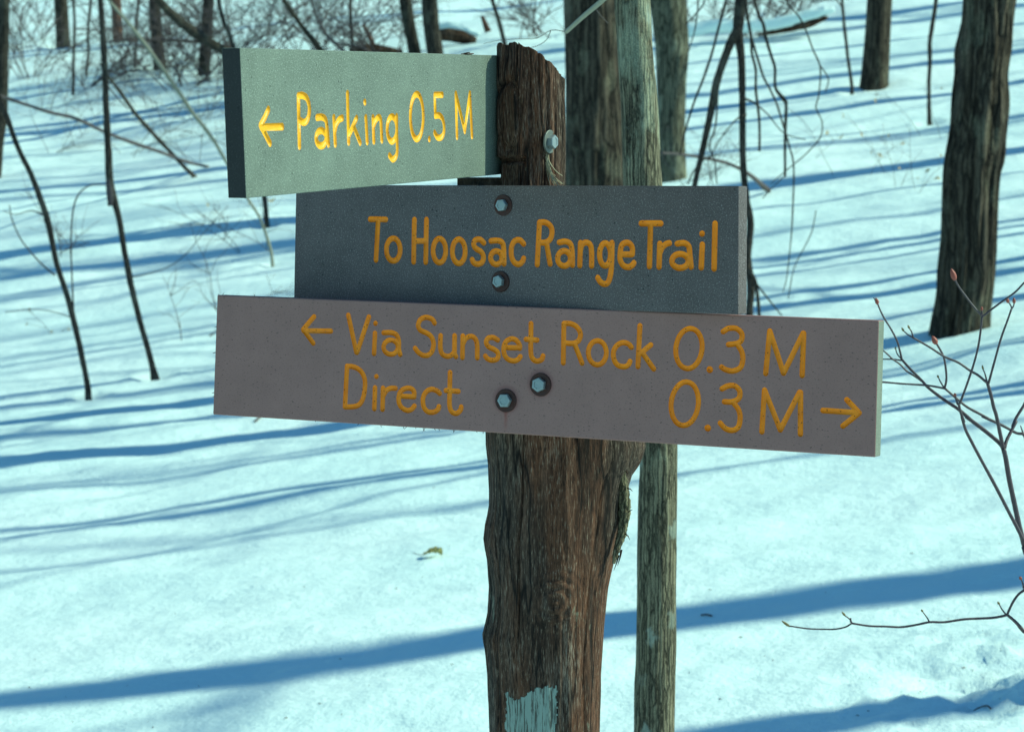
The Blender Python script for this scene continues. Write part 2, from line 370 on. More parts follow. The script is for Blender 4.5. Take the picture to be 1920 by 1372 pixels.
WELLS.append((BASE['right'][0] + .15, BASE['right'][1] - .75, .55, -.05))
def snow_sheet():
    def lines(a, b, d0, far, growth):
        v = [a]
        while v[-1] < b: v.append(v[-1] + d0)
        d = d0
        while v[-1] < far: d *= growth; v.append(v[-1] + d)
        return v
    xr = lines(0, 7.5, .045, 400, 1.12); xl = lines(0, 6.5, .045, 400, 1.12)
    X = np.array([-t for t in xl[:0:-1]] + xr)
    ys = [4.6]
    while ys[-1] < 60: ys.append(ys[-1] + max(.026, .026 + (ys[-1] - 6) * .0042))
    d = .3
    while ys[-1] < 700: d *= 1.12; ys.append(ys[-1] + d)
    yb = [4.6]; d = .05
    while yb[-1] > -120: d *= 1.2; yb.append(yb[-1] - d)
    Y = np.array(yb[:0:-1] + ys)
    gx, gy = np.meshgrid(X, Y)
    gz = surf(gx, gy)
    for (wx, wy, r, dd) in WELLS:
        q = np.sqrt((gx - wx)**2 + ((gy - wy))**2) / r
        gz = gz - dd * np.exp(-q**2 * 1.6) + dd * .25 * np.exp(-((q - 1.3) / .35)**2)
    nx, ny = len(X), len(Y)
    v = np.stack([gx, gy, gz], -1).reshape(-1, 3)
    i = np.arange(ny - 1)[:, None] * nx + np.arange(nx - 1)[None]
    q = np.stack([i, i + 1, i + nx + 1, i + nx], -1).reshape(-1, 4)
    me = bpy.data.meshes.new('snow_ground')
    me.vertices.add(len(v)); me.vertices.foreach_set('co', v.ravel())
    me.loops.add(q.size); me.loops.foreach_set('vertex_index', q.ravel())
    me.polygons.add(len(q)); me.polygons.foreach_set('loop_start', np.arange(len(q)) * 4)
    me.polygons.foreach_set('use_smooth', [True] * len(q))
    me.update(calc_edges=True); me.validate(); me.materials.append(M['snow'])
    o = bpy.data.objects.new('snow_ground', me); COL.objects.link(o); tag(o, kind='structure')
snow_sheet()

# ------------------------------------------------------------------ trees
def bark_trunk(parent, name, P, r, mat, sides, amp=.06, seed=0, step=None, freq=3.0, zf=1.1):
    """P: rows of x,y,z from foot to top, r: radii; ridged by noise"""
    L = np.linalg.norm(np.diff(P, axis=0), axis=1); s = np.concatenate([[0], np.cumsum(L)])
    step = step or max(.05, .6 * float(np.mean(r)))
    t = np.linspace(0, s[-1], max(4, int(s[-1] / step)))
    Q = np.stack([np.interp(t, s, P[:, i]) for i in range(3)], 1); rr = np.interp(t, s, r)
    an = np.arange(sides) * 2 * math.pi / sides
    ca, sa = np.cos(an)[None] * freq, np.sin(an)[None] * freq; tt = (t / max(.02, float(np.mean(r))))[:, None]
    ridge = np.abs(vn(ca * 2.2 + 5, sa * 2.2, tt * zf * .22, seed + 2))
    rad = 1 + amp * (1.1 * vn(ca * .45, sa * .45, tt * zf * .14, seed) + .8 * vn(ca * 1.4, sa * 1.4, tt * zf * .35, seed + 1) - 1.3 * (1 - np.clip(ridge / .3, 0, 1)))
    mb = MB(); tube(mb, Q, rr, sides, rad=rad)
    return mb.build(name, mat, parent)

def bough(mb, p, d, L, r, rng, depth, sides=4):
    n = 4; P = [np.array(p)]; d = np.array(d, float); d /= np.linalg.norm(d)
    for i in range(n):
        d = d + np.array([rng.gauss(0, .16), rng.gauss(0, .16), rng.gauss(.05, .12)]); d /= np.linalg.norm(d)
        P.append(P[-1] + d * L / n)
    tube(mb, P, np.linspace(r, r * .35, n + 1), sides, cap=False)
    if depth > 0:
        for k in range(rng.randint(3, 5)):
            i = rng.randint(1, n - 1); a = rng.random() * 6.283
            q = np.cross(P[i + 1] - P[i], np.array([math.cos(a), math.sin(a), .3])); q /= np.linalg.norm(q) + 1e-9
            dd = (P[i + 1] - P[i]) / np.linalg.norm(P[i + 1] - P[i]) * .8 + q * .8 + np.array([0, 0, .2])
            bough(mb, P[i] + (P[i + 1] - P[i]) * rng.random(), dd, L * rng.uniform(.35, .6), r * .45, rng, depth - 1, 3)

def crown(parent, P, r, mat, z0, seed, count, reach, depth=2):
    rng = random.Random(seed); mb = MB(); top = P[-1][2]
    zz = P[:, 2]
    for k in range(count):
        z = rng.uniform(z0, top - .02 * (top - z0)); c = np.array([np.interp(z, zz, P[:, 0]), np.interp(z, zz, P[:, 1]), z])
        rt = float(np.interp(z, zz, r)); a = k * 2.4 + rng.random(); u = (z - z0) / max(.1, top - z0)
        bough(mb, c, (math.cos(a), math.sin(a), .5 + u), reach * (1 - .55 * u) * rng.uniform(.7, 1.2), max(.004, rt * .38), rng, depth)
    return mb.build('crown', mat, parent)

def path_px(pts, Y, up=None, drift=0.0, n=4):
    """pts (px, py, half width px) from foot to top -> world points and radii; up = height to reach above the frame"""
    S = spline(pts, n); n_ = len(S)
    yy = Y + drift * np.linspace(0, 1, n_)
    P = np.array([at(a, b, y) for (a, b, _), y in zip(S, yy)]); r = S[:, 2] / F * yy
    if up:
        d = P[-1] - P[-2]; d /= np.linalg.norm(d); d = d * .7 + np.array([0, 0, .3]); d[1] *= .3
        top = up; k = 8; Q = []; p = P[-1].copy(); h = (top - p[2]) / k
        for i in range(k):
            d = d * .8 + np.array([0, 0, .2]); d /= np.linalg.norm(d); p = p + d / d[2] * h; Q.append(p.copy())
        P = np.vstack([P, Q]); r = np.concatenate([r, r[-1] * np.linspace(.95, .25, k)])
    P = np.vstack([P[0] + (P[0] - P[1]) / np.linalg.norm(P[0] - P[1]) * .35, P]); r = np.concatenate([[r[0] * 1.06], r])
    return P, r

def tree(name, label, cat, key, pts, mat, top, sides=24, amp=.06, seed=0, count=12, reach=2.0, crown_z=None, group=None, Y=None, depth=2, drift=0, step=None):
    Y = Y or BASE[key][1]
    P, r = path_px(pts, Y, top, drift)
    foot = P[1] if key is None else np.array([P[1][0], P[1][1], float(hill(P[1][0], P[1][1]))])
    o = empty(name, foot.tolist()); tag(o, label, cat, group)
    bark_trunk(o, 'trunk', P, r, mat, sides, amp, seed, step)
    if count: crown(o, P, r, mat, crown_z or max(P[0][2] + 3.0, 3.2 + .055 * Y), seed + 50, count, reach, depth)
    return o, P, r

GB = 'forest trees standing on the snowy slope'
GS = 'thin saplings rising from the snow'
tree('tree', 'large dark shaggy-barked trunk at the right, nearest big tree right of the sign boards', 'tree', 'right',
     [(1799,634,56),(1802,600,53),(1808,560,51),(1812,520,52),(1817,450,50),(1822,330,52),(1829,290,54),(1833,250,52),(1839,185,54),(1842,140,51),(1845,100,54),(1848,80,53),(1852,30,50),(1855,0,50)],
     M['bark_big'], 15, 110, .12, 1, 16, 2.6, GB and None, GB, step=.03)
tree('tree', 'dark straight trunk with its foot in view, between the sign and the big right trunk', 'tree', 'mid15',
     [(1639,170,28),(1640,150,26),(1643,110,24.5),(1646,60,23.5),(1650,0,23)], M['bark_big'], 16, 48, .04, 2, 14, 2.6, None, GB)
tree('tree', 'thick dark furrowed trunk rising directly behind the post', 'tree', 'big',
     [(1126,665,66),(1122,560,60),(1118,400,58),(1117,345,57),(1112,200,56),(1109,90,55),(1107,0,55)], M['bark_big'], 16, 72, .05, 3, 14, 3.0, None, GB, step=.05)
tree('tree', 'curved trunk just right of the greenish pole trunk, pale on its right side', 'tree', 'behind',
     [(1259,334,27),(1259,290,26),(1258,220,26),(1258,150,28),(1259,100,31),(1256,50,32),(1250,0,33),(1246,-30,33)], M['bark_pale'], 14, 40, .06, 4, 12, 2.4, None, GB)
# the slim pole trunk just behind the post
o, P, r = tree('tree', 'slim greenish ridged trunk standing right behind the post, passing behind all boards', 'tree', None,
     [(1226,1500,40.5),(1226,1372,40),(1230,1200,38.5),(1232,1000,37),(1234,840,36),(1228,640,36),(1213,440,36),(1204,340,36),(1199,200,35),(1192,110,34.5),(1186,0,34)],
     M['bark_pole'], 7, 56, .035, 5, 0, 0, Y=3.95, step=.012, drift=0)
P0 = P[0]; mb = MB(); base = np.array([P0[0] + .01, P0[1], float(hill(P0[0], P0[1])) - .2])
tube(mb, [base, P0 + (P0 - base) * .002], [r[0] * 1.12, r[0]], 40); q = mb.build('trunk_foot', M['bark_pole'], o)
LB = spline([(*at(1205,-75,3.95), .0050), (*at(1160,-28,4.1), .0048), (*at(1125,5,4.3), .0046), (*at(1095,30,4.4), .0043), (*at(1062,60,4.5), .0038)], 4)
mb = MB(); tube(mb, LB[:, :3], LB[:, 3], 8); mb.build('branch', M['pale'], o); mb = MB()
for pts in ([(1062,60),(1033,57),(1007,72),(973,73),(935,76),(907,82)], [(1033,57),(1025,75),(1008,86),(985,92)], [(1115,14),(1125,28),(1140,44)]):
    S = spline([(*at(a, b, 4.55 + .03 * i), .0008 - .00007 * i) for i, (a, b) in enumerate(pts)], 3); tube(mb, S[:, :3], S[:, 3], 5)
mb.build('twigs', M['twig'], o)['kind'] = 'stuff'

tree('tree', 'grey trunk cut by the left edge of the photo', 'tree', 'left1',
     [(-10,334,12),(-4,260,12),(1,220,13),(3,120,13),(5,50,12.5),(6,0,12)], M['bark_mid'], 12, 28, .05, 6, 8, 1.8, None, GB)
tree('tree', 'dark trunk at the upper left, leftmost with its foot in view', 'tree', 'far2',
     [(119,86,14),(118,70,13),(116,30,12.5),(114,0,12.5)], M['bark_mid'], 15, 24, .05, 7, 10, 2.2, None, GB)
tree('tree', 'far reddish trunk at the upper left behind the long thin sapling', 'tree', 'far6',
     [(221,82,10),(220,50,9.5),(217,0,10)], M['bark_red'], 15, 20, .04, 8, 9, 2, None, GB)
tree('tree', 'far dark trunk at the upper left with its foot among brush, left of its twin', 'tree', 'far7',
     [(300,130,13),(297,100,12),(292,40,11),(290,0,11)], M['bark_mid'], 14, 24, .07, 9, 10, 2.2, None, GB)
tree('tree', 'far dark trunk whose foot shows just left of the Parking board top corner', 'tree', 'far8',
     [(383,139,12),(384,110,11),(388,50,11),(391,0,11.5)], M['bark_mid'], 14, 24, .07, 10, 10, 2.2, None, GB)
tree('tree', 'left one of the two dark trunks rising above the Parking board', 'tree', 'pairA',
     [(779,132,15),(777,97,12),(768,50,12),(760,0,12)], M['bark_mid'], 14, 28, .06, 11, 10, 2.2, None, GB)
tree('tree', 'right one of the two dark trunks above the Parking board, leaning left', 'tree', 'pairB',
     [(820,138,19),(816,97,16),(809,50,15.5),(805,0,15)], M['bark_mid'], 14, 28, .06, 12, 10, 2.2, None, GB)

def sapling(label, key, pts, top, mat='sap', seed=0, count=5, twigs=(), sides=10, group=GS, amp=.10, Y=None):
    Y = Y or BASE[key][1]
    o, P, r = tree('sapling', label, 'sapling', key, pts, M[mat], top, sides, amp, seed, count, .9, None, group, Y=Y, depth=1)
    for tw in twigs:
        S = spline([(*at(a, b, Y - .02 * i), w / F * Y) for i, (a, b, w) in enumerate(tw)], 4); mb = MB()
        tube(mb, S[:, :3], S[:, 3], 5); mb.build('branch', M['twig'], o)
    return o
sapling('leaning sapling at the far left, its foot the lowest of the left saplings', 'sapA',
        [(166,746,7),(163,715,6),(158,690,5.7),(145,630,5.7),(128,560,5.6),(108,500,5.6),(95,440,5.6),(85,400,6.2),(60,330,5.2),(35,280,5),(15,225,5),(2,190,5),(-20,140,5),(-40,60,5)], 7, seed=20,
        twigs=([(138,587,1.8),(135,520,1.6),(133,450,1.6),(140,380,1.6),(163,350,1.5),(195,346,1.2),(215,350,.8)], [(103,516,2),(75,492,1.6),(40,450,1.4),(22,410,1.2),(18,385,1)],
               [(84,405,2),(60,395,1.3),(30,402,1),(5,395,.8)], [(140,600,1.4),(120,590,1),(70,580,.9),(10,585,.8)]))
sapling('tall crooked sapling left of the boards with a dark broken snag halfway up', 'sapB',
        [(291,710,8.5),(288,695,6.2),(276,650,5.5),(262,600,5.6),(245,530,6),(235,480,5.6),(225,420,5.6),(216,382,6.5),(207,345,7.5),(203,280,6.6),(199,200,6.5),(197,140,6.2),(192,60,5.6),(188,0,5.4)], 7.5, seed=21,
        twigs=([(203,330,5.5),(205,355,6.8),(207,386,5.5)], [(197,150,2),(208,170,1.4),(240,205,1)], [(243,520,1.4),(270,515,1.1),(310,503,1),(345,480,.9),(375,445,.8),(428,385,.6)]))
sapling('dark short-looking sapling stem whose foot shows below the Parking board', 'sapC',
        [(501,424,5.5),(498,395,5),(494,360,5),(470,220,4.5),(437,87,4),(417,33,4),(405,-20,3.5)], 9, seed=22)
sapling('long pale arching sapling crossing the upper left and passing behind the Parking board', 'sapD',
        [(511,496,3.4),(508,470,3),(499,440,2.8),(485,405,2.6),(466,375,2.6),(425,305,3.2),(395,255,3.6),(360,210,4),(330,165,4.2),(290,108,3.8),(250,55,3.4),(205,3,3)], 5, 'pale', seed=23, count=3)
sapling('thin straight sapling with its foot in view, beside the leftmost far trunk', 'far3',
        [(137,179,3.2),(138,110,2.8),(140,50,2.6),(138,0,2.6)], 9, seed=24)
sapling('thin wavy sapling ending in brush, left of the tall crooked sapling', 'far4',
        [(161,144,3),(166,100,2.8),(165,60,2.6),(170,0,2.6)], 9, seed=25)
sapling('thin sapling between the reddish trunk and the far dark trunk', 'far9',
        [(253,132,2.8),(254,80,2.6),(256,40,2.8),(260,0,2.6)], 9, seed=26)
sapling('thin dark stem rising above the middle of the Parking board', 'thinE',
        [(660,124,4),(662,95,3.6),(658,50,3.4),(657,0,3.2)], 9, seed=27)
sapling('pale brown stem rising just above the post top', 'thin18',
        [(957,134,5),(947,88,4.4),(937,45,4.2),(923,0,4)], 9, seed=28)
sapling('thin sapling close left of the straight dark trunk on the right', 'thin14',
        [(1598,182,4),(1597,160,3.5),(1590,110,3.2),(1583,50,3),(1579,0,3)], 9, seed=29, twigs=([(1582,18,2),(1572,5,1.6),(1560,-8,1.2)],))
sapling('kinked sapling with a small side stub, just left of the big shaggy right trunk', 'thin16',
        [(1743,234,5),(1742,205,3.8),(1742,150,3.6),(1744,110,4),(1743,80,4.2),(1748,50,4.4),(1752,25,4),(1755,0,4)], 9, seed=30, twigs=([(1744,72,3),(1741,68,2.4)],))

# the many-stemmed shrub behind the right half of the boards
BD = BASE['droop']; root = empty('shrub', (float(BD[0]), float(BD[1]), float(hill(BD[0], BD[1]))))
tag(root, 'cluster of bare drooping dark stems behind the right end of the middle board', 'shrub')
DY = BD[1]
for pts, nm in (
    ([(1410,655,8),(1405,590,7),(1408,540,7.4),(1402,480,7),(1407,420,7),(1399,370,6.5),(1393,300,6.2),(1392,200,6.5),(1390,110,7.2),(1384,60,9.5),(1389,0,11),(1396,-60,9)], 'stem'),
    ([(1384,52,9),(1368,85,8),(1345,150,7.4),(1335,200,7),(1320,270,6),(1303,345,5),(1292,420,4),(1286,500,3)], 'stem'),
    ([(1400,498,4.2),(1415,526,3.8),(1421,560,3.4),(1424,600,3)], 'branch'),
    ([(1415,528,2),(1440,560,1.6),(1466,592,1.2)], 'branch'),
    ([(1396,-30,3),(1397,0,3.2),(1403,40,3),(1408,70,2.8),(1410,102,2.6),(1417,131,2.6),(1417,168,2.6),(1421,200,2.6),(1424,235,2.4),(1424,284,2.4)], 'branch'),
    ([(1407,63,2.6),(1413,85,2.4),(1423,118,2.3),(1432,146,2.2),(1445,170,2),(1458,200,1.9),(1470,240,1.8),(1480,275,1.7),(1488,310,1.6),(1487,380,1.5),(1483,450,1.2),(1475,520,.9),(1468,548,.7)], 'branch'),
    ([(1413,-20,3),(1417,10,3),(1425,35,3),(1431,45,3.2),(1437,75,2.9),(1446,105,2.8),(1453,128,2.8),(1454,165,2.8),(1470,187,4),(1474,200,3.2),(1472,260,2.8),(1472,332,2.4)], 'branch'),
    ([(1470,-5,1.9),(1480,10,1.8),(1500,35,1.7),(1512,60,1.6),(1525,95,1.6),(1537,122,1.6),(1538,150,1.4),(1535,180,1.3),(1530,203,1.3),(1541,228,1.2),(1538,258,1.2),(1510,290,1.1),(1480,315,1),(1445,345,.8)], 'branch'),
    ([(1537,122,1.3),(1553,148,1.2),(1548,172,1)], 'branch'),
    ([(1365,-10,2.6),(1355,25,2.6),(1345,62,2.4),(1335,100,2.4),(1325,130,2.4),(1318,150,2.3),(1306,180,2.2),(1297,205,2),(1285,245,1.8),(1275,290,1.6)], 'branch'),
    ([(1346,172,1.8),(1344,210,1.7),(1340,245,1.6),(1330,272,1.6),(1340,302,1.4),(1344,345,1.2)], 'branch'),
    ([(1366,88,4),(1363,100,3.2),(1360,109,3)], 'branch'),
    ([(1310,-10,1.6),(1307,30,1.4),(1302,60,1.2),(1290,100,1),(1282,130,.9)], 'branch'),
    ([(1322,-5,1.6),(1318,10,1.5),(1300,32,1.4),(1288,45,1.2)], 'branch'),
    ([(1399,215,2),(1380,225,1.4),(1350,262,1.2),(1330,300,1)], 'branch'),
    ([(1395,185,2.4),(1408,190,2),(1420,198,1.6),(1440,215,1.2),(1470,250,1),(1510,262,.8)], 'branch'),
    ([(1472,330,1),(1450,350,.9),(1430,372,.8)], 'branch'),
    ([(1290,345,1.5),(1300,322,1.4),(1320,300,1.2),(1345,290,1)], 'branch'),
    ([(1530,395,1),(1520,440,1),(1490,500,.9),(1478,560,.9)], 'branch'),
    ):
    S = spline(pts, 5); k = np.arange(len(S))
    wob = 1 + .16 * np.array([mnoise.noise((i * .9, pts[0][0] * .1, 0)) for i in k])
    PP = np.array([at(a, b, DY + .25 * math.sin(pts[0][0] * .7) * (i / len(S))) for i, (a, b, _) in enumerate(S)])
    mb = MB(); tube(mb, PP, S[:, 2] / F * DY * wob, 8); mb.build(nm, M['sap'], root)

# ------------------------------------------------------------------ fallen wood
def lying(name, label, cat, pts, mat, key_px=None, Y=None, group=None, sides=10, dY=0.0, amp=.12, parts=()):
    g = ground(*key_px) if key_px else None
    Y = Y or g[1]
    S = spline(pts, 5); n = len(S)
    PP = np.array([at(a, b, Y + dY * i / n) for i, (a, b, _) in enumerate(S)])
    rr = S[:, 2] / F * Y; o = empty(name, PP[0].tolist()); tag(o, label, cat, group)
    bark_trunk(o, 'limb', PP, rr, mat, sides, amp, int(pts[0][0]), step=max(.03, float(rr.mean()) * 1.5))
    for tw in parts:
        S = spline(tw, 4); P2 = np.array([at(a, b, Y + dY * .5) for a, b, _ in S]); mb = MB(); tube(mb, P2, S[:, 2] / F * Y, 5); mb.build('twig', mat, o)
    return o
GF = 'fallen branches lying on the snow'
lying('fallen_branch', 'thin dark branch sloping down to the right across the left saplings', 'branch', [(390,313,2.6),(345,302,3),(300,285,3),(240,265,3.2),(190,245,3),(140,222,3),(90,210,2.8),(0,180,2.6),(-60,160,2.4)], M['twig'], (388,316), group=GF, dY=-6)
lying('fallen_branch', 'brown leaning stick with its foot on the snow, left of the Parking board', 'branch', [(366,333,4.4),(345,312,4),(310,275,4),(270,232,3.8),(250,208,3.6),(225,172,3.2),(208,150,2.6),(188,120,2)], M['sap'], (365,333), group=GF, dY=-2)
lying('fallen_branch', 'level dark branch between the two far trunks at the upper left', 'branch', [(190,80,2),(240,76,2.6),(290,74,3),(345,77,3),(400,82,3.4),(440,90,3)], M['twig'], (390,128), group=GF, parts=([(250,76,1.6),(225,68,1.2),(205,52,1)], [(330,76,1.6),(350,95,1.2),(352,112,1)]))
lying('leaning_dead_tree', 'thick pale leaning dead trunk running down behind the top left corner of the Parking board', 'log', [(486,150,10),(440,110,9.4),(400,84,9),(360,58,8.4),(330,33,8),(300,3,7),(280,-30,6.5)], M['bark_mid'], (486,158), dY=-3, sides=16)
lying('fallen_branch', 'brown forked branch end low behind the right end of the middle board', 'branch', [(1441,358,5),(1425,344,4.6),(1412,333,4.2),(1387,316,3.6),(1356,304,3.2),(1317,296,2.8),(1280,290,2.4),(1240,287,2)], M['twig'], (1440,362), group=GF, dY=-1.5)
lying('fallen_branch', 'slanting pale limb above the left half of the Parking board, left of its twin', 'branch', [(625,125,6),(600,92,5.6),(570,55,5),(545,20,4.8),(528,-5,4.6)], M['bark_mid'], (640,140), group=GF, dY=-2)
lying('fallen_branch', 'slanting slimmer limb above the middle of the Parking board, right of its twin', 'branch', [(665,120,4),(640,92,3.6),(612,66,3.4),(595,35,3),(582,-5,2.8)], M['twig'], (672,134), group=GF, dY=-2, parts=([(606,60,1.8),(600,30,1.6),(592,5,1.4)], [(625,80,1.6),(655,84,1.2),(690,92,1)]))
lying('fallen_log', 'dark reddish log low above the Parking board between thin stem and dark trunk', 'log', [(655,97,6),(680,95,9),(720,97,9),(755,99,6)], M['rot'], (700,112), sides=16, amp=.25)
lying('broken_stub', 'reddish broken stick leaning out of the snow left of the two dark trunks', 'branch', [(708,104,6),(700,85,5),(690,62,4.4),(680,46,3)], M['bark_red'], (708,106))
lying('broken_stub', 'short brown stub poking out of the snow left of the post top', 'branch', [(916,60,6),(910,45,5),(903,30,3)], M['bark_red'], (916,62))
for lab, pts, key, cap in (
    ('rotten dark brown log half under snow, right of the two dark trunks', [(815,66,12),(840,64,15),(868,70,13),(893,77,6)], (860,86), [(812,52,7),(845,50,9),(875,58,7),(900,66,4)]),
    ('snow-covered log at the upper right, dark pointed end showing under its snow', [(1420,66,2),(1460,59,4.5),(1510,47,7),(1540,37,6),(1552,33,3)], (1440,76), [(1285,58,13),(1340,50,13),(1400,50,12),(1460,44,12),(1505,32,12),(1545,22,9),(1565,18,4)])):
    o = lying('fallen_log', lab, 'log', pts, M['rot'], key, sides=18, amp=.2)
    Y = ground(*key)[1]; S = spline(cap, 5); mb = MB()
    an = np.arange(18) * .35
    tube(mb, np.array([at(a, b, Y + .02) for a, b, _ in S]), S[:, 2] / F * Y, 18, rad=1 + .2 * vn(np.cos(an)[None] * 1.5, np.sin(an)[None] * 1.5, np.arange(len(S))[:, None] * .7, 33))
    mb.build('snow_cap', M['snow'], o)

# ------------------------------------------------------------------ brush and seedlings
def brush(label, px, py, height, stems, spread, seed, cat='shrub', name='brush', mat='twig', leaves=0, lean=0.0, rad=.0042, group='leafless brush on the far slope', sub=4):
    rng = random.Random(seed); g = ground(px, py); gz = float(hill(g[0], g[1]))
    o = empty(name, (float(g[0]), float(g[1]), gz)); tag(o, label, cat, group)
    tw = MB(); tips = []
    for k in range(stems):
        a = rng.uniform(0, 6.283); d = np.array([math.cos(a) * spread + lean, math.sin(a) * spread * .7, 1.0]); d /= np.linalg.norm(d)
        p = np.array([g[0] + rng.gauss(0, .12), g[1] + rng.gauss(0, .12), gz - .08]); L = height * rng.uniform(.6, 1.1); P = [p.copy()]
        for i in range(7):
            d = d + np.array([rng.gauss(0, .13) + lean * .06, rng.gauss(0, .1), -.05 + rng.gauss(0, .06)]); d /= np.linalg.norm(d); p = p + d * L / 7; P.append(p.copy())
        P = np.array(P); st = MB(); tube(st, P, np.linspace(rad, rad * .45, 8), 5); st.build('stem', M[mat], o)
        for q in range(sub):
            i = rng.randint(2, 6); b = rng.uniform(0, 6.283); dd = (P[i+1] - P[i]) / np.linalg.norm(P[i+1] - P[i]) * .7 + np.array([math.cos(b), math.sin(b) * .5, rng.uniform(-.4, .5)]) * .8
            pp = P[i].copy(); T = [pp.copy()]; l = L * rng.uniform(.2, .45)
            for j in range(4):
                dd = dd / np.linalg.norm(dd) + np.array([rng.gauss(0, .2), rng.gauss(0, .15), rng.gauss(-.03, .15)]); pp = pp + dd / np.linalg.norm(dd) * l / 4; T.append(pp.copy())
                if j and rng.random() < .6:
                    e = dd / np.linalg.norm(dd) + np.array([rng.gauss(0, .8), rng.gauss(0, .5), rng.gauss(0, .6)]); tube(tw, [pp, pp + e / np.linalg.norm(e) * l * .3], [rad * .3, rad * .2], 3, cap=False)
            tube(tw, T, np.linspace(rad * .55, rad * .28, 5), 4); tips.append(T[-1])
    tw.build('twigs', M[mat], o)['kind'] = 'stuff'
    for q in range(leaves):
        t = tips[rng.randrange(len(tips))]; s = rng.uniform(.014, .026); mb = MB(); u = Vector((rng.gauss(0, 1), rng.gauss(0, 1), rng.gauss(0, 1))).normalized(); w = u.orthogonal().normalized()
        u, w = np.array(u), np.array(w); nn = np.cross(u, w) * s * .35
        mb.add([t, t + u * s * .6 + w * s * .5 + nn, t + u * s * 1.4 + w * s * .35, t + u * s * 2 + nn, t + u * s * 1.4 - w * s * .35, t + u * s * .6 - w * s * .5 + nn, t + u * s],
               [(0, 1, 6), (1, 2, 6), (2, 3, 6), (3, 4, 6), (4, 5, 6), (5, 0, 6)])
        mb.build('leaf', M['leaf'], o)
    return o
for i, (lab, px, py, h, n, sp, lean) in enumerate((
    ('wispy bare brush hanging beside the grey trunk at the left edge', 45, 150, 1.5, 5, .6, .2),
    ('low tangle of twigs between the left edge trunk and the thin straight sapling', 95, 205, 1.3, 6, .9, .5),
    ('faint spindly brush on the snow below the thin straight sapling', 100, 285, 1.2, 5, 1.0, .6),
    ('twiggy brush at the foot of the thin wavy sapling', 168, 160, 1.2, 6, .9, .3),
    ('twiggy brush just right of the tall crooked sapling near the photo top', 232, 125, 1.6, 7, .7, .1),
    ('dense brush around the foot of the left far dark trunk', 318, 135, 1.8, 9, .8, .2),
    ('dense brush around the foot of the right far dark trunk', 405, 150, 1.9, 9, .8, -.1),
    ('low spreading twigs on blue shadow left of the Parking board', 372, 225, 1.3, 7, 1.2, -.4),
    ('sparse twigs at snow level touching the Parking board lower left corner', 415, 300, 1.0, 5, 1.1, -.3),
    ('tangled brush above the top left corner of the Parking board', 470, 128, 2.2, 9, .9, 0),
    ('tangled brush above the Parking board between the slanting limbs', 560, 125, 2.0, 8, .8, .1),
    ('open brush above the Parking board around the thin dark stem', 640, 118, 1.6, 6, .9, .1),
    ('sparse brush just left of the two dark trunks', 720, 115, 1.3, 5, .8, -.2),
    ('small low brush on the snow left of the tall crooked sapling foot', 120, 470, .8, 3, 1.2, .5),
    ('pale weak twigs low between the tall crooked sapling and the boards', 360, 640, 1.0, 3, .9, .5),
    ('thin twigs beside the short-looking sapling below the Parking board', 470, 470, 1.1, 3, .9, -.6),
    ('faint twigs at the top behind the curved trunk', 1320, 60, 1.4, 5, .8, .1),
    ('twiggy brush between the two right-hand far trunks at the upper left', 345, 165, 1.7, 6, 1.0, .1),
    ('sparse brush on blue shadow under the level dark branch', 275, 200, 1.4, 5, 1.1, -.2),
    ('wispy brush low beside the crooked sapling and brown leaning stick', 235, 290, 1.2, 4, 1.1, .4),
    ('wide brush at the top left corner beside the grey edge trunk', 70, 75, 1.8, 5, 1.0, 0),
    ('tangled brush at the top right behind the drooping stems', 1400, 70, 1.5, 6, .9, .2),
    ('low brush on the slope above the snow-covered log', 1480, 30, 1.2, 5, .9, -.2),
    ('fine brush behind the post top beside the thick dark trunk', 1010, 70, 1.2, 5, .9, .1),
    ('fine twigs low between trunk and drooping stems', 1305, 350, .9, 5, .9, .3),
    )):
    brush(lab, px, py, h, n + (6 if py < 200 else 1), sp, 300 + i, lean=lean, rad=.0085 if py < 200 else .0036, sub=9)
GBz = 'small beech seedlings still holding tan leaves'
for i, (lab, px, py, h, n, lv) in enumerate((
    ('leafy seedling with tan leaves on the snow, left of the big shaggy trunk', 1690, 362, .75, 4, 12),
    ('sparse seedling holding a few tan leaves, below the straight dark trunk', 1615, 326, .85, 3, 7),
    ('seedling with tan leaves at the foot of the kinked sapling', 1735, 262, .7, 3, 6),
    ('tiny seedling with tan leaves right of the drooping stems', 1500, 300, .5, 2, 2),
    ('tiny weed with yellowish leaves left of the leaning sapling', 95, 625, .35, 2, 5),
    ('small weed with yellow leaves near the Parking board lower left corner', 440, 400, .35, 2, 5),
    )):
    brush(lab, px, py, h, n, .7, 400 + i, 'seedling', 'seedling', 'sap', lv, .2, .0022, GBz, 4)

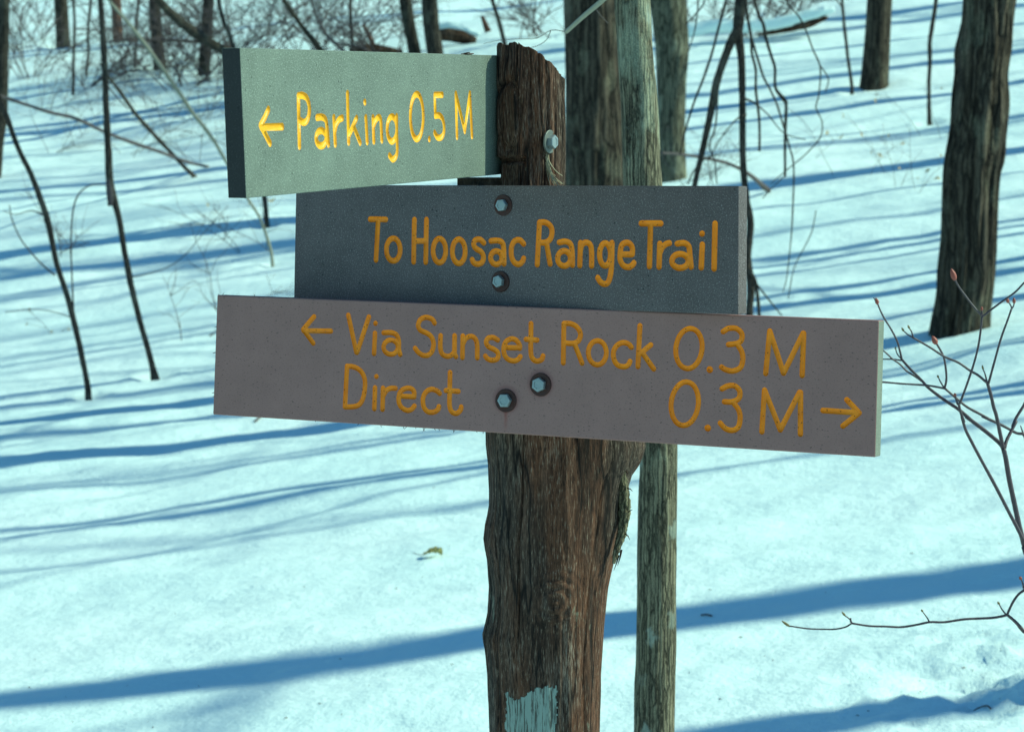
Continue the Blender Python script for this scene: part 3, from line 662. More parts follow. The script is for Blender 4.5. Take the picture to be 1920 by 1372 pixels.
# ------------------------------------------------------------------ the rest of the wood, up-sun of the view
KEEP_LIT = [(BASE[k][0], BASE[k][1], w) for k, w in (('right', .75), ('behind', .6), ('mid15', .6), ('big', .5))] + [(.1, 3.0, 1.1), (.25, 3.95, .8)]
def bare_tree(x, y, d, height, seed, count, reach, lean=0):
    for _ in range(6):                      # keep out of the sun line of the trees and the sign that stand in sunlight
        for (kx, ky, w) in KEEP_LIT:
            off = (y - ky) * math.cos(SUN_AZ) - (x - kx) * math.sin(SUN_AZ)
            if abs(off) < w + d / 2: y += (w + d / 2 - abs(off) + .02) * (1 if off > 0 else -1)
    z = float(hill(x, y)); rng = random.Random(seed); n = 10
    P = np.array([[x + lean * t + .05 * rng.gauss(0, 1) * t, y + .05 * rng.gauss(0, 1) * t, z - .3 + t * (height + .3)] for t in np.linspace(0, 1, n)])
    r = d / 2 * np.linspace(1, .22, n)
    o = empty('tree', (x, y, z)); tag(o, 'bare tree beyond the edge of the photo whose shadow stripes the snow', 'tree', 'bare trees beyond the edges of the photo')
    bark_trunk(o, 'trunk', P, r, M['bark_mid'], 14, .06, seed, step=.25)
    if count: crown(o, P, r, M['bark_mid'], z + height * .42, seed + 9, count, reach, 2)
CA, SA = math.cos(SUN_AZ), math.sin(SUN_AZ)
BANDS = [  # pixel on the shadow, trunk diameter, distance up-sun, height, crown boughs
    (960, 1196, .60, 12.0, 16, 7), (1600, 1345, .36, 7.0, 12, 8), (500, 925, .16, 8, 11, 7), (500, 868, .10, 9.5, 9, 5),
    (200, 778, .22, 10, 12, 9), (200, 722, .18, 11, 12, 8), (200, 655, .14, 12.5, 12, 8), (200, 465, .58, 15, 16, 12),
    (200, 350, .30, 17, 15, 12), (300, 215, .42, 20, 17, 12), (1500, 476, .20, 9, 11, 8), (1550, 562, .28, 8, 12, 8),
    (1600, 598, .20, 8, 11, 7), (1700, 765, .24, 6.5, 11, 8), (1500, 268, .24, 12, 13, 10), (1500, 170, .45, 15, 16, 12),
    (1500, 345, .10, 9, 10, 3), (1700, 40, .45, 17, 16, 8), (700, 815, .06, 8, 8, 3), (1880, 445, .16, 7, 9, 4),
    (200, 560, .10, 14, 12, 6), (200, 280, .20, 18, 15, 8), (100, 100, .40, 22, 17, 8), (120, 830, .08, 10, 9, 5)]
for i, (px, py, d, L, h, c) in enumerate(BANDS):
    g = ground(px, py)
    for k in range(40):
        x, y = g[0] + CA * L, g[1] + SA * L
        if x / y > .2133 + (d + .3) / y: break
        L += .4
    bare_tree(float(x), float(y), d, max(h, .80 * L + 4.0), 700 + i, c, (1.5 + 4 * d) if py < 1000 else 1.3)
for i, (px, py, L) in enumerate(((300, 590, 21), (300, 300, 27), (450, 840, 22), (300, 740, 18), (600, 990, 17), (200, 480, 24), (350, 400, 20))):
    g = ground(px, py); bare_tree(float(g[0] + CA * L), float(g[1] + SA * L), .16, .78 * L + 5, 800 + i, 15, 4.2)

# ------------------------------------------------------------------ the signpost
ROOT = (.03, 3.03, 0.0)
sp = empty('trail_signpost', ROOT)
tag(sp, 'weathered cedar signpost carrying three routed plastic lumber trail boards', 'signpost')
PROF = [(60,933,1058),(92,933,1058),(150,931,1058),(250,930,1060),(294,931,1061),(302,939,1061),(347,940,1061),(450,930,1066),(560,922,1085),(650,916,1120),(740,914,1168),(800,914,1205),(835,914,1213),
        (855,916,1207),(872,918,1199),(890,919,1186),(920,920,1177),(950,919,1172),(970,915,1171),(985,911,1167),(1010,908,1160),(1030,911,1156),(1050,915,1152),(1100,920,1141),(1150,916,1136),(1172,911,1134),(1190,906,1133),
        (1200,907,1132),(1215,910,1131),(1260,914,1128),(1372,917,1126),(1500,917,1126),(2300,905,1150)]
CY_ = 3.03
def post_mesh():
    pr = np.array(PROF, float)
    zt = np.array([at(960, y, CY_)[2] for y in pr[:, 0]]); xl = np.array([at(a, y, CY_)[0] for y, a, b in PROF]); xr = np.array([at(b, y, CY_)[0] for y, a, b in PROF])
    z = np.concatenate([np.arange(-.15, .76, .04), np.arange(.76, 1.70, .0013)])
    XL = np.interp(z, zt[::-1], xl[::-1]); XR = np.interp(z, zt[::-1], xr[::-1])
    zl, zb = at(960, 92, CY_)[2], at(960, 300, CY_)[2]
    XR = np.where(z > 1.2, XR, XR)
    trunkR = np.interp(z, [0, 1.1, 1.2, 1.5, 1.7], [.072, .068, .063, .0425, .041])
    cx = np.interp(z, [0, 1.05, 1.2, 1.45, 1.7], [at(1022,1200,CY_)[0]] * 2 + [at(1010,800,CY_)[0], at(998,400,CY_)[0], at(995,200,CY_)[0]])
    n = 300; an = np.arange(n) * 2 * math.pi / n; c, s = np.cos(an), np.sin(an)
    rx = np.where(c[None] > 0, (XR - cx)[:, None], (cx - XL)[:, None])
    ry = trunkR[:, None] * np.ones(n)[None]
    X = cx[:, None] + rx * c[None]; Y = CY_ + ry * s[None]; Z = z[:, None] * np.ones(n)[None]
    # weathering: broad flutes, drying cracks, splinters
    zz = z[:, None]; A = an[None]
    wav = .35 * vn(np.cos(A) * 2, np.sin(A) * 2, zz * 6, 61)
    u, w = np.cos(A + wav * .25), np.sin(A + wav * .25)
    d = .0035 * vn(u * 3, w * 3, zz * 5, 62) + .0016 * vn(u * 9, w * 9, zz * 7, 63) + .0009 * vn(u * 26, w * 26, zz * 14, 64) + .0005 * vn(u * 60, w * 60, zz * 30, 67)
    for k, (a0, dep, wd) in enumerate(((-1.95, .006, .016), (-1.28, .005, .013), (-.85, .004, .012), (-2.45, .004, .012), (-1.6, .0035, .01), (-1.08, .003, .008), (-.45, .004, .012))):
        path = a0 + .10 * vn(zz * 4 + k * 9, 0, 0, 65) + .03 * vn(zz * 19 + k, 0, 0, 66)
        on = sstep(-.45, .2, vn(zz * 2.6 + k * 3.3, 0, 0, 68))
        da = (A - 2 * math.pi * (A > math.pi)) - path
        d = d - dep * on * np.exp(-(da / wd)**2)
    # oval knot scar, notch under it and knot swellings
    def px2(x, y): p = at(x, y, 2.99); return p[0], p[2]
    kx, kz = px2(952, 210); q = ((X - kx) / .016)**2 + ((Z - kz) / .046)**2
    d = d - .004 * np.exp(-((q - 1) / .25)**2) * (Y < CY_) + .001 * (q < 1)
    nx, nz = px2(958, 301); d = d - .009 * np.exp(-((Z - nz - .05 * (X - nx)) / .0032)**2) * (X < nx + .018) * (Y < CY_)
    kx, kz = px2(1040, 1120); q = np.sqrt(((X - kx) / .03)**2 + ((Z - kz) / .03)**2); d = d + (.004 * np.exp(-q**2) + .0012 * np.cos(q * 16) * np.exp(-q**2 * .8)) * (Y < CY_)
    X = X + d * c[None] * (1 + 0 * zz); Y = Y + d * s[None]
    # the sawn slanting top
    pxs = 2.99 / F; uu = (X - cx[-1]) / (63 * pxs)
    top = zl - pxs * (31.5 + 31.5 * np.clip(uu, -1.1, 1.1) - 32 * (-(Y - CY_) / .0425)) + .0022 * vn(X * 140, Y * 140, 0, 71) + .002 * vn(X * 40, Y * 40, 0, 72)
    zc = at(960, 250, CY_)[2]; zm = z[-1]
    f = np.clip((Z - zc) / (zm - zc), 0, 1); Z = np.where(Z > zc, zc + f * (top - zc), Z)
    V = np.stack([X, Y, Z], -1); m = len(z); ring = V[-1]; cen = ring.mean(0)
    rings = [cen + (ring - cen) * t for t in (.8, .55, .3, .1)]
    v = np.concatenate([V.reshape(-1, 3)] + rings + [cen[None]])
    i = np.arange(m + 3)[:, None] * n; k = np.arange(n)[None]
    qd = np.stack([i + k, i + (k + 1) % n, i + n + (k + 1) % n, i + n + k], -1).reshape(-1, 4).tolist()
    last = (m + 3) * n; ci = len(v) - 1
    qd += [(last + a, last + (a + 1) % n, ci) for a in range(n)]
    mb = MB(); mb.v = [v]; mb.f = qd; mb.n = len(v)
    o = mb.build('post', M['post'], sp)
    # the painted trail blaze: a skin of paint on the same surface
    NX, NY = c[None], s[None]; bl = MB()
    def P2(x, y): p = at(x, y, 2.96); return p[0], p[2]
    xa, _ = P2(950, 1320); xb, _ = P2(988, 1320); xc, _ = P2(1046, 1320); z1 = P2(0, 1306)[1]; z2 = P2(0, 1296)[1]; z3 = P2(0, 1282)[1]; z0 = P2(0, 1470)[1]
    rag = .007 * vn(X * 190, Z * 20, 0, 81) + .004 * vn(X * 470, Z * 60, 0, 82)
    tz = np.where(X < xb, z1, z2 + (z3 - z2) * np.clip((X - xb) / (xc - xb), 0, 1)) + rag
    ex = .0022 * vn(Z * 70, 0, 0, 83) + .0014 * vn(Z * 300, 0, 0, 84)
    inside = (X > xa + ex) & (X < xc + ex) & (Z < tz) & (Z > z0 + rag) & (Y < CY_)
    ii, kk = np.nonzero(inside[:-1] & inside[1:]); keep = inside[ii, (kk + 1) % n] & inside[ii + 1, (kk + 1) % n]; ii, kk = ii[keep], kk[keep]
    idx = np.stack([ii * n + kk, ii * n + (kk + 1) % n, (ii + 1) * n + (kk + 1) % n, (ii + 1) * n + kk], -1)
    W_ = np.stack([X + .0007 * NX, Y + .0007 * NY, Z], -1).reshape(-1, 3); un, inv = np.unique(idx, return_inverse=True)
    bl.add(W_[un], inv.reshape(-1, 4).tolist()); b = bl.build('trail_blaze', M['blaze'], sp); b['label'] = 'pale blue rectangle of brushed paint low on the post'
post_mesh()
# rough bark left on the right flank, splinters and torn fibres
mb = MB(); S = spline([(*at(1158,850,3.0), .003), (*at(1165,890,3.004), .0052), (*at(1169,930,3.006), .0066), (*at(1170,965,3.006), .0064), (*at(1165,1000,3.003), .0054), (*at(1157,1028,2.998), .004), (*at(1150,1056,2.993), .002)], 14)
an = np.arange(30) * 2 * math.pi / 30; ii = np.arange(len(S))[:, None]
tube(mb, S[:, :3], S[:, 3], 30, rad=1 + .30 * vn(np.cos(an)[None] * 3, np.sin(an)[None] * 3, ii * .22, 90) + .22 * vn(np.cos(an)[None] * 8, np.sin(an)[None] * 8, ii * .8, 91))
b = mb.build('bark_strip', M['strip'], sp); b['label'] = 'ragged pale bark left on the right flank of the post'
mb = MB()
for (a, b_, c, d, w) in ((1165,1030,1158,1060,.0016),(1160,1040,1151,1069,.0013),(1176,915,1186,921,.001),(1172,1000,1181,1012,.001),(1178,960,1186,955,.0009),(1171,880,1179,893,.001)):
    tube(mb, [at(a, b_, 3.0), (at(a, b_, 3.0) + at(c, d, 2.995)) / 2 + .0008, at(c, d, 2.99)], [w, w * .7, .0002], 5)
mb.build('splinter', M['rot'], sp)
mb = MB(); rng = random.Random(5)
for k in range(16):
    x0, x1 = 1023 + rng.random() * 7, 1033 + k * 1.6 + rng.uniform(-3, 3); y0, y1 = 286 + rng.random() * 22, rng.choice((330, 345, 356, 356))
    P = [at(x0, y0, 2.990), at(x0 + (x1 - x0) * .2 + rng.uniform(-1.5, 1.5), y0 + (y1 - y0) * .4, 2.987), at(x0 + (x1 - x0) * .6 + rng.uniform(-2, 2), y0 + (y1 - y0) * .75, 2.985), at(x1, y1, 2.988 + rng.uniform(-.004, .001))]
    P = spline(P, 3); w = rng.uniform(.0003, .0008); tube(mb, P, np.linspace(w, w * .4, len(P)), 4)
mb.build('torn_fibre', M['bare'], sp)
mb = MB()
c0, c1 = at(858, 334, 3.04), at(945, 372, 3.04)
for (x0, x1, y0, y1, z0, z1) in ((c0[0], c1[0], 3.020, 3.075, c1[2], c0[2]),):
    mb.add([(x, y, z) for z in (z0, z1) for y in (y0, y1) for x in (x0, x1)], [(0,1,3,2),(4,6,7,5),(0,4,5,1),(2,3,7,6),(0,2,6,4),(1,5,7,3)])
b = mb.build('spacer_block', M['rot'], sp, smooth=False); b['label'] = 'dark wooden block behind the top edge of the middle board'

# ------------------------------------------------------------------ the boards, their routed letters and their bolts
POSE = {
 'park': ((-0.2662, 2.3921, 1.5161), ((0.3658, 0.9306, 0.0112), (-0.9307, 0.3659, 0.0008), (-0.0034, -0.0107, 0.9999))),
 'mid': ((-0.2839, 3.1299, 1.3615), ((0.8356, -0.5491, 0.0142), (0.5492, 0.8349, -0.0347), (0.0072, 0.0368, 0.9993))),
 'low': ((-0.3877, 3.0973, 1.2109), ((0.9016, -0.4326, -0.0007), (0.4319, 0.9003, -0.0548), (0.0243, 0.0491, 0.9985)))}
def unproject(bd, x, y):
    o, (ex, ey, ez) = POSE[bd]; o = np.array(o); r = ray(x, y); n = np.array(ey); t = ((o - C0) @ n) / (r @ n); p = C0 + r * t - o
    return float(p @ np.array(ex)), float(p @ np.array(ez))
OUT = {'park': [(450,90),(927,104),(919,329),(462,372)], 'mid': [(555,347),(1385,349),(1384,590),(551,562)], 'low': [(407,553),(1648,601),(1641,857),(399,777)]}
THK = {'park': .0205, 'mid': .0215, 'low': .0215}
RW = {'park': .0040, 'mid': .0038, 'low': .0033}
LAB = {'park': 'grey-green upper board reading Parking 0.5 M with left arrow, angled away to the left',
       'mid': 'dark slate middle board reading To Hoosac Range Trail',
       'low': 'long mauve-grey lower board reading Via Sunset Rock 0.3 M and Direct 0.3 M with two arrows'}
def capsule(P, r, closed=False, sides=14):
    """closed round-nosed tube along points in the board plane, for cutting"""
    P = np.array(P, float); v = []; f = []
    if closed:
        n = len(P)
        for i in range(n):
            t = P[(i + 1) % n] - P[i - 1]; t /= np.linalg.norm(t); nrm = np.array([-t[1], t[0]])
            for k in range(sides):
                a = k * 2 * math.pi / sides; q = P[i] + nrm * r * math.cos(a); v.append((q[0], r * math.sin(a), q[1]))
        for i in range(n):
            for k in range(sides):
                a, b = i * sides + k, i * sides + (k + 1) % sides; c, d = ((i + 1) % n) * sides + (k + 1) % sides, ((i + 1) % n) * sides + k
                f.append((a, b, c, d))
        return v, f
    if len(P) == 1: P = np.array([P[0] - (0.00002, 0), P[0] + (0.00002, 0)])
    n = len(P); rows = []
    T = np.zeros_like(P); T[1:-1] = P[2:] - P[:-2]; T[0] = P[1] - P[0]; T[-1] = P[-1] - P[-2]; T /= np.linalg.norm(T, axis=1)[:, None]
    m = 5
    for j in range(1, m): a = math.pi / 2 * (1 - j / m); rows.append((P[0] - T[0] * r * math.sin(a), T[0], r * math.cos(a)))
    for i in range(n): rows.append((P[i], T[i], r))
    for j in range(m - 1, 0, -1): a = math.pi / 2 * (1 - j / m); rows.append((P[-1] + T[-1] * r * math.sin(a), T[-1], r * math.cos(a)))
    s0 = P[0] - T[0] * r; s1 = P[-1] + T[-1] * r
    for (c, t, rr) in rows:
        nrm = np.array([-t[1], t[0]])
        for k in range(sides): a = (k + .5) * 2 * math.pi / sides; q = c + nrm * rr * math.cos(a); v.append((q[0], rr * math.sin(a), q[1]))
    R_ = len(rows)
    for i in range(R_ - 1):
        for k in range(sides): a, b = i * sides + k, i * sides + (k + 1) % sides; f.append((a, b, b + sides, a + sides))
    v.append((s0[0], 0, s0[1])); v.append((s1[0], 0, s1[1])); i0, i1 = len(v) - 2, len(v) - 1
    for k in range(sides): f.append((i0, (k + 1) % sides, k)); f.append((i1, (R_ - 1) * sides + k, (R_ - 1) * sides + (k + 1) % sides))
    return v, f
import bmesh
def make_board(bd):
    (o, (ex, ey, ez)) = POSE[bd]; t = THK[bd]
    Q = [unproject(bd, *p) for p in OUT[bd]]
    if bd == 'park': Q[1] = (Q[1][0] + .05, Q[1][1]); Q[2] = (Q[2][0] + .05, Q[2][1])
    bm = bmesh.new()
    fr = [bm.verts.new((x, 0, z)) for x, z in Q]; bk = [bm.verts.new((x, t, z)) for x, z in Q]
    bm.faces.new(fr); bm.faces.new(bk[::-1])
    for i in range(4): j = (i + 1) % 4; bm.faces.new((fr[j], fr[i], bk[i], bk[j]))
    bmesh.ops.recalc_face_normals(bm, faces=bm.faces)
    bmesh.ops.bevel(bm, geom=list(bm.edges), offset=.0016 if bd == 'low' else .0009, segments=3, affect='EDGES', profile=.5)
    me = bpy.data.meshes.new('sign_board'); bm.to_mesh(me); bm.free()
    me.materials.append(M['board_' + bd]); me.materials.append(M['paint'])
    ob = bpy.data.objects.new('sign_board', me); COL.objects.link(ob)
    r = RW[bd]; dep = .0026; Rr = (r * r + dep * dep) / (2 * dep); up = Rr - dep
    tmp = bpy.data.collections.new('cutters'); SC.collection.children.link(tmp)
    segs = []; cut = []
    glyphs = [g for g in GLYPHS if g[0] == bd]
    for gi, (_, ch, strokes) in enumerate(glyphs):
        for closed, flat in strokes:
            P = [(flat[i] / 1000, flat[i + 1] / 1000) for i in range(0, len(flat), 2)]
            pieces = [(P, closed)]
            if not closed and len(P) in (3,): pieces = [(P[:2], 0), (P[1:], 0)]
            for pp, cl in pieces:
                rr = Rr * (1.25 if len(pp) == 1 and ch == 'point' and bd == 'low' else 1.0)
                v, f = capsule(pp, rr, cl); cm = bpy.data.meshes.new('cut'); cm.from_pydata([(a, b - up, c) for a, b, c in v], [], f)
                b2 = bmesh.new(); b2.from_mesh(cm); bmesh.ops.recalc_face_normals(b2, faces=b2.faces); b2.to_mesh(cm); b2.free()
                co = bpy.data.objects.new('cut', cm); tmp.objects.link(co); cut.append(co)
            PP = P + ([P[0]] if closed else [])
            if len(PP) == 1: PP = PP * 2
            for a, b in zip(PP[:-1], PP[1:]): segs.append((*a, *b, gi))
    for c in cut:
        md = ob.modifiers.new('b', 'BOOLEAN'); md.operation = 'DIFFERENCE'; md.object = c; md.solver = BOOL
    dg = bpy.context.evaluated_depsgraph_get(); ev = ob.evaluated_get(dg)
    nm = bpy.data.meshes.new_from_object(ev); ob.modifiers.clear()
    for c in cut: bpy.data.objects.remove(c)
    bpy.data.collections.remove(tmp)
    sg = np.array(segs)
    n = len(nm.polygons); cen = np.zeros(n * 3); nm.polygons.foreach_get('center', cen); cen = cen.reshape(-1, 3)
    nor = np.zeros(n * 3); nm.polygons.foreach_get('normal', nor); nor = nor.reshape(-1, 3)
    A, B = sg[:, 0:2], sg[:, 2:4]; D = B - A; DD = (D**2).sum(1) + 1e-12
    p = cen[:, [0, 2]]
    tt = np.clip(((p[:, None] - A[None]) * D[None]).sum(2) / DD[None], 0, 1)
    dist = np.linalg.norm(p[:, None] - (A[None] + tt[..., None] * D[None]), axis=2)
    near = dist.argmin(1); dm = dist.min(1)
    groove = (dm < r * 1.3) & (cen[:, 1] > 2e-5) & (cen[:, 1] < dep * 1.4)
    which = np.where(groove, sg[near, 4].astype(int), -1)
    co = np.zeros(len(nm.vertices) * 3); nm.vertices.foreach_get('co', co); co = co.reshape(-1, 3)
    polys = [tuple(q.vertices) for q in nm.polygons]
    def sub(name, sel, mat, smooth):
        idx = sorted({i for k in sel for i in polys[k]}); mp = {a: b for b, a in enumerate(idx)}
        me = bpy.data.meshes.new(name); me.from_pydata(co[idx].tolist(), [], [tuple(mp[i] for i in polys[k]) for k in sel])
        if smooth: me.polygons.foreach_set('use_smooth', [True] * len(me.polygons))
        me.materials.append(mat); me.update(); return me
    body = np.nonzero(which < 0)[0]
    old = ob.data; ob.data = sub('sign_board', body, M['board_' + bd], False); bpy.data.meshes.remove(old)
    if bd == 'park':                        # sawn left end: fewer specks, and its shade put in as a darker colour
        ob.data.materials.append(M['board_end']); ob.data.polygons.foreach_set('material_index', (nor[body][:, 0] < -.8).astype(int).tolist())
    if bd == 'low':                         # its sawn right end has a greyer, paler colour than the face
        ob.data.materials.append(M['board_cut']); ob.data.polygons.foreach_set('material_index', (nor[body][:, 0] > .8).astype(int).tolist())
    ob.parent = sp; ob['label'] = LAB[bd]
    mx = Matrix(((ex[0], ey[0], ez[0], o[0] - ROOT[0]), (ex[1], ey[1], ez[1], o[1] - ROOT[1]), (ex[2], ey[2], ez[2], o[2] - ROOT[2]), (0, 0, 0, 1)))
    ob.matrix_local = mx
    for gi, (_, ch, _s) in enumerate(glyphs):
        sel = np.nonzero(which == gi)[0]
        if len(sel) == 0: print('EMPTY GLYPH', bd, ch); continue
        nmn = 'arrow' if ch == 'arrow' else ('decimal_point' if ch == 'point' else ('digit' if ch in '0123456789' else 'letter'))
        lo = bpy.data.objects.new(nmn, sub(nmn, sel, M['paint_top' if bd == 'park' else 'paint'], True)); COL.objects.link(lo); lo.parent = ob
        if nmn in ('letter', 'digit'): lo['label'] = ('routed yellow ' + nmn + ' ' + ch)
        elif nmn == 'arrow': lo['label'] = 'routed yellow arrow pointing ' + ('right' if bd == 'low' and gi > 20 else 'left')
    bpy.data.meshes.remove(nm)
    print('board', bd, n, 'faces', groove.sum(), 'groove')
    return ob
def local_lathe(prof, sides=28, hexa=False, rot=0.0):
    """profile (radius, height towards the viewer) about the local -y axis"""
    v = []; f = []
    for (r, h) in prof:
        for k in range(sides): a = k * 2 * math.pi / sides + rot; v.append((r * math.cos(a), -h, r * math.sin(a)))
    for i in range(len(prof) - 1):
        for k in range(sides): a, b = i * sides + k, i * sides + (k + 1) % sides; f.append((a, b, b + sides, a + sides))
    f.append(tuple((len(prof) - 1) * sides + k for k in range(sides)))
    return v, f
def bolt(parent, x, z, wr, hr, rot, mat_w, y=0.0, off=(0, 0), mx=None, head=.0068):
    def link(name, prof, sides, rot, mat, dx=0, dz=0, smooth=False):
        v, f = local_lathe(prof, sides, rot=rot); me = bpy.data.meshes.new(name)
        v = [(a + x + dx, b + y, c + z + dz) for a, b, c in v]
        if mx is not None: v = [tuple(mx @ Vector(q)) for q in v]
        me.from_pydata(v, [], f); me.materials.append(mat)
        b2 = bmesh.new(); b2.from_mesh(me); bmesh.ops.recalc_face_normals(b2, faces=b2.faces); b2.to_mesh(me); b2.free()
        if smooth: me.polygons.foreach_set('use_smooth', [True] * len(me.polygons))
        o = bpy.data.objects.new(name, me); COL.objects.link(o); o.parent = parent
    link('washer', [(wr, -.0005), (wr, .0013), (wr - .0006, .0018), (hr * 1.1, .0016), (hr * .9, .0015)], 36, 0, mat_w)
    link('bolt_head', [(hr, .0012), (hr, head - .0012), (hr * .93, head), (hr * .6, head + .0002), (hr * .58, head - .0004)], 6, rot, M['bolt'], *off)
